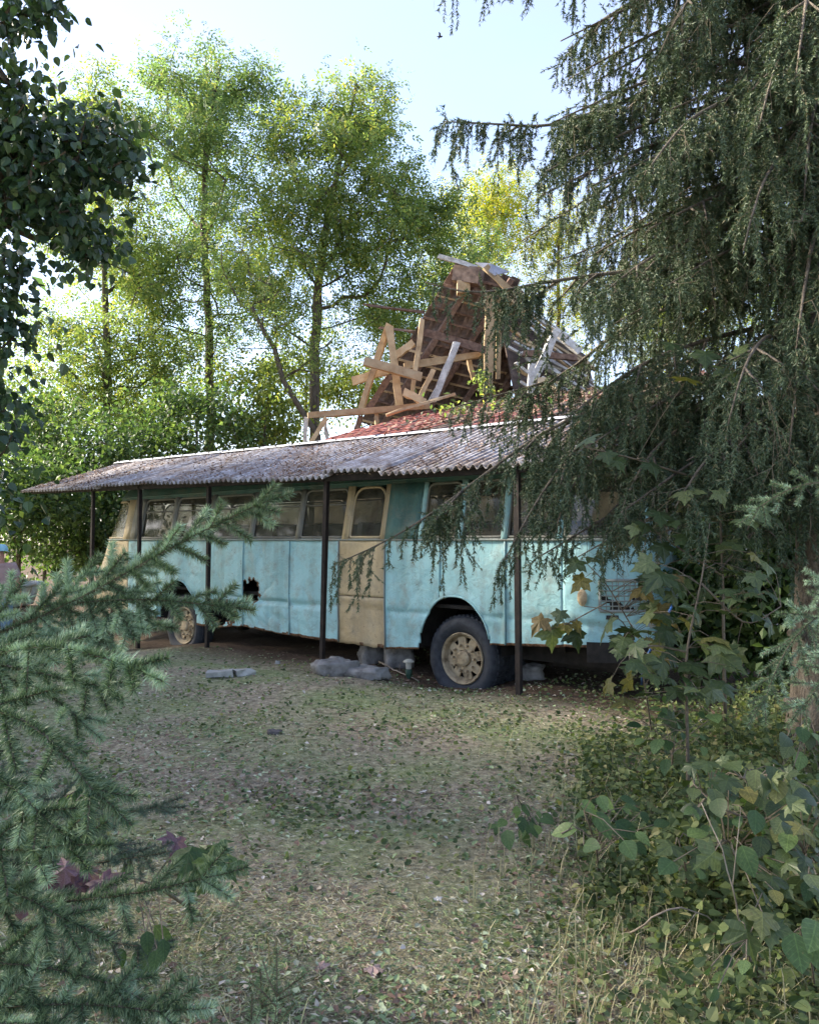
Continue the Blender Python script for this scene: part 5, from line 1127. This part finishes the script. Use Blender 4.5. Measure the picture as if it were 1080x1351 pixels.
# ------------------------------------------------------------------ small things
M['stone'] = solid('grey_field_stone', [(.3, (.09, .085, .08)), (.5, (.22, .21, .2)), (.75, (.34, .33, .32))], 6, .95, .6, .02, obj_var=.15)
M['concrete'] = solid('pale_concrete', [(.3, (.2, .2, .19)), (.7, (.42, .42, .4))], 9, .95, .4)
def rock(name, label, cat, c, sz, seed, mat='stone', group=None, sq=.6, rot=0):
    G = []
    for i, th in enumerate(np.linspace(0, math.pi, 15)):
        row = []
        for ph in np.linspace(0, 2 * math.pi, 23):
            v = np.array([math.sin(th) * math.cos(ph), math.sin(th) * math.sin(ph), math.cos(th)]); v = np.sign(v) * np.abs(v) ** sq
            k = 1 + .34 * mnoise.noise(Vector(v * 1.7) + Vector((seed, 0, 0))) + .16 * mnoise.noise(Vector(v * 4) + Vector((seed, 3, 0))) + .06 * mnoise.noise(Vector(v * 9) + Vector((seed, 3, 5))); v = v * k * np.array(sz) / 2
            row.append([v[0] * math.cos(rot) - v[1] * math.sin(rot), v[0] * math.sin(rot) + v[1] * math.cos(rot), v[2]])
        G.append(row)
    G = np.array(G); G[:, -1] = G[:, 0]; b_ = np.array(c, float); p = Acc().grid(G + b_ + (0, 0, sz[2] * .24)); o = obj(name, p, M[mat], base=b_, smooth=True); return tag(o, label, cat, group)
M['clod'] = solid('dark_earth_clod', [(.3, (.05, .045, .045)), (.7, (.12, .11, .11))], 14, .95, .6)
gs = 'stones propping the bus'
for (px, py, sz, sd_, lab, r) in ((442, 890, (.50, .36, .24), 1., 'flat mossy grey boulder beside the middle shelter post', .3), (492, 872, (.34, .3, .34), 4., 'rounded dark stone under the tan middle door', .5), (526, 879, (.34, .3, .42), 7., 'upright grey block under the bus sill left of the rear wheel', .2), (482, 893, (.5, .34, .16), 9., 'low slanted stone in front of the propped stones', -.4)):
    rock('stone', lab, 'stone', gp(px, py), sz, sd_, group=gs, rot=r)
rock('pebble', 'small white pebble on bare soil left of the boulder', 'pebble', gp(366, 876), (.06, .05, .05), 2., 'concrete'); rock('stone', 'dark clod lying in the cut grass of the clearing', 'stone', gp(362, 968), (.11, .08, .04), 5., 'clod'); rock('stone', 'brown stone half sunk beside the rear wheel', 'stone', gp(700, 895), (.3, .25, .22), 6.)
q = gp(302, 893); t = thing('broken_slab', 'broken pale concrete slab lying on the grass', 'slab', tuple(q))
for (d0, d1, w_) in (((-.24, -.04, .035), (.05, .02, .05), .2), ((.06, .03, .045), (.24, .12, .04), .17)):
    p = Acc(); p.beam(q + d0, q + d1, w_, .055, jit=.008, seg=2); obj('slab_piece', p, M['concrete'], t)
q = gp(539, 897); t = thing('garden_lamp', 'small green garden lamp with pale cap stuck by the rear wheel', 'lamp', tuple(q))
M['green_plastic'] = solid('green_plastic', [(.3, (.02, .05, .035)), (.7, (.04, .09, .06))], 10, .5, .1); M['cap_grey'] = solid('pale_plastic', [(.3, (.3, .29, .24)), (.7, (.48, .46, .4))], 12, .6, .1)
p = Acc().lathe([(-.06, .012), (.0, .014), (.05, .035), (.12, .042), (.125, .03)], 14, q, axis='z'); obj('lamp_body', p, M['green_plastic'], t, smooth=True)
p = Acc().lathe([(.12, .032), (.195, .036), (.2, .034)], 14, q, axis='z'); obj('lamp_glass', p, M['cap_grey'], t, smooth=True)
p = Acc().lathe([(.195, .03), (.2, .066), (.215, .062), (.235, .03), (.24, .001)], 16, q, axis='z'); obj('lamp_cap', p, M['cap_grey'], t, smooth=True)
def twig(label, pts, r, mat='twig'):
    Q, L_ = curve(pts, 12); Q[1:-1] += rng.normal(0, .006, Q[1:-1].shape); p = Acc(); p.tube(Q, np.linspace(r, r * .4, len(Q)), 6)
    k = Q[7]; p.tube([k, k + rng.normal(0, .08, 3) + (0, 0, .04)], [r * .5, r * .2], 5); o = obj('twig', p, M[mat], base=Q[0], smooth=True); tag(o, label, 'twig')
twig('fallen branch with dark needles lying before the propping stones', [gp(500, 880, .06), gp(530, 893, .04), gp(552, 901, .02)], .012, 'twig_pale'); twig('thin dark twig lying in the middle of the clearing', [gp(315, 1065, .01), gp(338, 1050, .02), gp(350, 1038, .03)], .006); twig('second thin twig right of the first in the clearing', [gp(352, 1072, .02), gp(368, 1055, .02)], .005)
twig('long pale stalk lying across the grass near the rear wheel', [gp(425, 925, .02), gp(480, 935, .02), gp(520, 945, .02)], .004, 'twig_pale'); twig('slender twig lying right of centre in the clearing', [gp(500, 1045, .02), gp(560, 1050, .02), gp(610, 1052, .01)], .004)
twig('curved dry stem arching over the weeds at the right', [gp(830, 1245, .02), pix(850, 1210, 2.65), pix(900, 1190, 2.65), gp(960, 1240, .02)], .004, 'twig_pale'); twig('long bent grass stem leaning through the undergrowth', [gp(1000, 1290, 0), pix(965, 1170, 2.5), pix(945, 1090, 2.55), pix(925, 1060, 2.6)], .004, 'twig_pale')
fl = [maple_mesh('fallen_leaf', .5, solid('pink_dry_leaf', [(.3, (.28, .18, .15)), (.7, (.42, .31, .27))], 20, .8, .2), .08), maple_mesh('fallen_leaf', .4, solid('whitish_dry_leaf', [(.3, (.42, .4, .36)), (.7, (.6, .57, .52))], 20, .8, .2), .08)]
for (px, py, s_, k, lab) in ((493, 1280, .075, 0, 'curled pink dry leaf lying near the bottom of the clearing'), (575, 1190, .04, 1, 'small whitish leaf lying right of the clearing centre'), (685, 1260, .06, 1, 'pale curled leaf lying at the edge of the dry grass'), (560, 1048, .05, 1, 'pale upturned leaf in the middle of the clearing'), (425, 1285, .045, 0, 'reddish leaf scrap lying left of the pink leaf')):
    q = gp(px, py, .02); o = bpy.data.objects.new('fallen_leaf', fl[k]); COL.objects.link(o); o.location = q; o.scale = (s_,) * 3; o.rotation_euler = (rng.normal(0, .3), rng.normal(0, .3), rng.random() * 6); tag(o, lab, 'leaf')
Q, _ = curve([pix(886, 800, 7.0), pix(876, 825, 6.95), pix(860, 845, 6.9), pix(850, 862, 6.9), pix(847, 890, 6.9), gp(846, 905)], 18); p = Acc(); p.tube(Q, .010, 8)
o = obj('hose', p, solid('blue_hose_plastic', [(.3, (.02, .07, .22)), (.7, (.05, .14, .34))], 8, .4, .1), base=Q[-1], smooth=True); tag(o, 'bright blue hose hanging down behind the maple leaves at the bus rear', 'hose')
# bird far up
bq = pix(580, 48, 40); bm = Acc()
bm.tube([bq + (-.16, 0, .02), bq + (-.05, 0, .0), bq + (.06, 0, 0), bq + (.14, 0, .03)], [.01, .04, .045, .02], 6); bt = thing('bird', 'tiny dark bird flying in the blue sky', 'bird', tuple(bq)); obj('body', bm, M['black'], bt, smooth=True)
for sg in (-1, 1): p = Acc(); p.grid([[bq + (-.04, 0, .02), bq + (.05, 0, .02)], [bq + (-.06, .14 * sg, .11), bq + (.03, .14 * sg, .11)], [bq + (-.08, .3 * sg, .05), bq + (-.05, .3 * sg, .05)]]); obj('wing', p, M['black'], bt)
# ------------------------------------------------------------------ things by the left edge: tub on brown box, planks, log, man
tc_ = pix(10, 800, 12.6); tc_[2] = float(gh(tc_[0], tc_[1])); t = thing('white_tub', 'pale open tub with rolled white rim filled with cut twigs behind the man', 'tub', tuple(tc_))
M['tubwhite'] = solid('dull_white_enamel', [(.3, (.3, .3, .28)), (.6, (.55, .56, .55)), (.8, (.7, .72, .73))], 5, .5, .2)
def rr(cx, cy, hx, hy, z, n_=28, e=.35):
    return [np.array([cx + hx * np.sign(math.cos(a_)) * abs(math.cos(a_)) ** e, cy + hy * np.sign(math.sin(a_)) * abs(math.sin(a_)) ** e, z]) for a_ in np.linspace(0, 2 * math.pi, n_ + 1)]
zr = 1.5 - 58 * 12.6 / FPX; zt = tc_[2]
p = Acc().grid([rr(tc_[0] - .2, tc_[1], hx, .36, z) for hx, z in ((.58, zr), (.54, zr - .14), (.48, zr - .32), (.1, zr - .34))]); o = obj('tub_shell', p, M['tubwhite'], t, smooth=True); so = o.modifiers.new('thickness', 'SOLIDIFY'); so.thickness = .02
p = Acc(); p.tube(rr(tc_[0] - .2, tc_[1], .62, .40, zr - .005), .035, 8); obj('tub_rim', p, M['tubwhite'], t, smooth=True)
p = Acc(); p.box(np.array([tc_[0] - .6, tc_[1] - .25, zt]), np.array([tc_[0] + .35, tc_[1] + .3, zr - .36])); obj('brown_box', p, M['timber_dk'], t)
A_ = tc_ + rng.normal(0, 1, (90, 3)) * (.25, .16, 0) + np.array([-.2, 0, zr - zt - .12]); B_ = A_ + rng.normal(0, .14, (90, 3)) + (0, 0, .08); p = Acc().sticks(A_, B_, .006, .003); obj('cut_twigs', p, M['twig_pale'], t, kind='stuff')
q = pix(105, 838, 12.2); zg = float(gh(q[0], q[1])); q[2] = zg; t = thing('plank_step', 'low step of pale planks on a brown frame near the bus front', 'step', tuple(q)); zt = 1.5 - 122 * 12.2 / FPX
for k in range(4):
    p = Acc(); p.beam((q[0] - .42, q[1] - .3 + k * .2, zt), (q[0] + .36, q[1] - .3 + k * .2, zt), .185, .04, jit=.004); obj('plank', p, M['timber'], t)
for xx in (-.36, .3): p = Acc(); p.beam((q[0] + xx, q[1] - .33, (zt + zg) / 2 - .01), (q[0] + xx, q[1] + .36, (zt + zg) / 2 - .01), .08, max(.06, zt - zg - .03)); obj('frame', p, M['timber_dk'], t)
q = pix(137, 826, 12.6); q[2] = float(gh(q[0], q[1])); p = Acc(); p.tube([q + (0, 0, -.03), q + (0, 0, .1), q + (0, .01, .38)], [.17, .15, .145], 14); t = thing('log_stump', 'upright sawn log standing behind the plank step', 'log', tuple(q)); obj('log', p, M['bark'], t, smooth=True); p = Acc(); p.tube([q + (0, .01, .38), q + (0, .01, .386)], .135, 14); obj('sawn_face', p, M['timber'], t)
# man seen from behind, cut by the left edge
def skin_fig(name, J, E, mat, parent, sub=2, roots=('pelvis',)):
    names = list(J); V = [J[k][0] for k in names]; me = bpy.data.meshes.new(name); me.from_pydata([tuple(v) for v in V], [(names.index(a_), names.index(b_)) for a_, b_ in E], []); me.materials.append(mat)
    o = bpy.data.objects.new(name, me); COL.objects.link(o); o.parent = parent; md_ = o.modifiers.new('skin', 'SKIN'); md_.use_smooth_shade = True
    for i, k in enumerate(names): r = J[k][1]; me.skin_vertices[0].data[i].radius = (r, r) if np.isscalar(r) else r
    for k in roots:
        if k in names: me.skin_vertices[0].data[names.index(k)].use_root = True
    if not any(k in names for k in roots): me.skin_vertices[0].data[0].use_root = True
    s2 = o.modifiers.new('sub', 'SUBSURF'); s2.levels = sub; s2.render_levels = sub; return o
mp_ = pix(-2, 800, 12.0); mp_[2] = float(gh(mp_[0], mp_[1])); man = thing('person', 'man in light cap, pinkish shirt and jeans seen from behind', 'person', tuple(mp_), math.radians(12))
skin_m = solid('skin', [(.3, (.34, .17, .11)), (.7, (.44, .24, .16))], 10, .6, .1); shirt_m = solid('pinkish_shirt_cloth', [(.3, (.27, .18, .17)), (.7, (.4, .29, .27))], 7, .9, .4); jean_m = solid('blue_denim', [(.3, (.1, .17, .27)), (.7, (.2, .29, .4))], 12, .9, .3); cap_m = solid('light_blue_cap_cloth', [(.3, (.2, .42, .5)), (.7, (.35, .58, .66))], 12, .9, .2); shoe_m = solid('dark_shoe', [(.3, (.02, .02, .02)), (.7, (.06, .055, .05))], 12, .7, .2)
J = {'pelvis': ((0, 0, .93), .135), 'waist': ((0, .01, 1.08), .13), 'chest': ((0, .02, 1.28), .15), 'neckb': ((0, .01, 1.45), .075), 'neck': ((0, .03, 1.50), .055), 'head': ((0, .05, 1.60), .085), 'crown': ((0, .04, 1.68), .07), 'face': ((0, .11, 1.585), .06)}
E = [('pelvis', 'waist'), ('waist', 'chest'), ('chest', 'neckb'), ('neckb', 'neck'), ('neck', 'head'), ('head', 'crown'), ('head', 'face')]
for sg, n_ in ((1, 'r'), (-1, 'l')):
    J.update({'sh' + n_: ((.19 * sg, 0, 1.40), .062), 'el' + n_: ((.27 * sg, -.02, 1.13), .045), 'wr' + n_: ((.285 * sg, .07, .90), .03), 'pa' + n_: ((.285 * sg, .09, .84), .034), 'hip' + n_: ((.1 * sg, 0, .88), .1), 'kn' + n_: ((.11 * sg, .02, .5), .062), 'an' + n_: ((.12 * sg, -.02, .09), .042), 'toe' + n_: ((.13 * sg, .13, .04), .035)})
    E += [('chest', 'sh' + n_), ('sh' + n_, 'el' + n_), ('el' + n_, 'wr' + n_), ('wr' + n_, 'pa' + n_), ('pelvis', 'hip' + n_), ('hip' + n_, 'kn' + n_), ('kn' + n_, 'an' + n_), ('an' + n_, 'toe' + n_)]
    for f, (dy, l) in enumerate(((-.026, .062), (-.009, .074), (.009, .078), (.026, .07))):
        J.update({f'f{f}a{n_}': ((.287 * sg, .095 + dy, .80), .0095), f'f{f}b{n_}': ((.28 * sg, .10 + dy, .80 - l * .55), .0085), f'f{f}c{n_}': ((.262 * sg, .105 + dy, .80 - l), .007)}); E += [('pa' + n_, f'f{f}a{n_}'), (f'f{f}a{n_}', f'f{f}b{n_}'), (f'f{f}b{n_}', f'f{f}c{n_}')]
    J.update({'ta' + n_: ((.275 * sg, .125, .83), .011), 'tb' + n_: ((.265 * sg, .14, .795), .009)}); E += [('pa' + n_, 'ta' + n_), ('ta' + n_, 'tb' + n_)]
skin_fig('body', J, E, skin_m, man)
S_ = {'hem': ((0, 0, .84), .165), 'pelvis': ((0, 0, .95), .165), 'waist': ((0, .01, 1.08), .165), 'chest': ((0, .02, 1.28), .18), 'top': ((0, .01, 1.44), .09)}; Es = [('hem', 'pelvis'), ('pelvis', 'waist'), ('waist', 'chest'), ('chest', 'top')]
for sg, n_ in ((1, 'r'), (-1, 'l')): S_.update({'sh' + n_: ((.195 * sg, 0, 1.40), .085), 'sl' + n_: ((.25 * sg, -.015, 1.20), .078)}); Es += [('chest', 'sh' + n_), ('sh' + n_, 'sl' + n_)]
skin_fig('shirt', S_, Es, shirt_m, man)
S_ = {'pelvis': ((0, 0, .92), .155)}; Es = []
for sg, n_ in ((1, 'r'), (-1, 'l')): S_.update({'hip' + n_: ((.1 * sg, 0, .85), .12), 'kn' + n_: ((.11 * sg, .02, .5), .085), 'an' + n_: ((.12 * sg, -.015, .09), .07)}); Es += [('pelvis', 'hip' + n_), ('hip' + n_, 'kn' + n_), ('kn' + n_, 'an' + n_)]
skin_fig('jeans', S_, Es, jean_m, man)
p = Acc().grid([[(.106 * math.cos(a_) * math.cos(e) ** .6, .045 + .118 * math.sin(a_) * math.cos(e) ** .6, 1.645 + .095 * math.sin(e)) for a_ in np.linspace(0, 2 * math.pi, 19)] for e in np.linspace(-.1, math.pi / 2, 7)]); cp = obj('cap', p, cap_m, man, local=True, smooth=True)
p = Acc().grid([[(.09 * u, .14 + .085 * v * (1 - .4 * u * u), 1.64 - .02 * u * u) for u in np.linspace(-1, 1, 9)] for v in (0, .5, 1)]); obj('cap_peak', p, cap_m, cp, local=True, smooth=True)
for sg in (-1, 1): p = Acc(); p.tube([(.12 * sg, -.07, .05), (.12 * sg, 0, .06), (.128 * sg, .09, .045), (.13 * sg, .18, .035)], [.035, .052, .05, .03], 10); obj('shoe', p, shoe_m, man, local=True, smooth=True)
for sg in (-1, 1): p = Acc(); p.grid([[(.09 * sg + .012 * sg * math.sin(t_) , .05 + .02 * math.cos(a_) * math.sin(t_), 1.60 + .032 * math.sin(a_) * math.sin(t_)) for a_ in np.linspace(0, 6.283, 9)] for t_ in np.linspace(.05, 1.57, 4)]); obj('ear', p, skin_m, man, local=True, smooth=True)
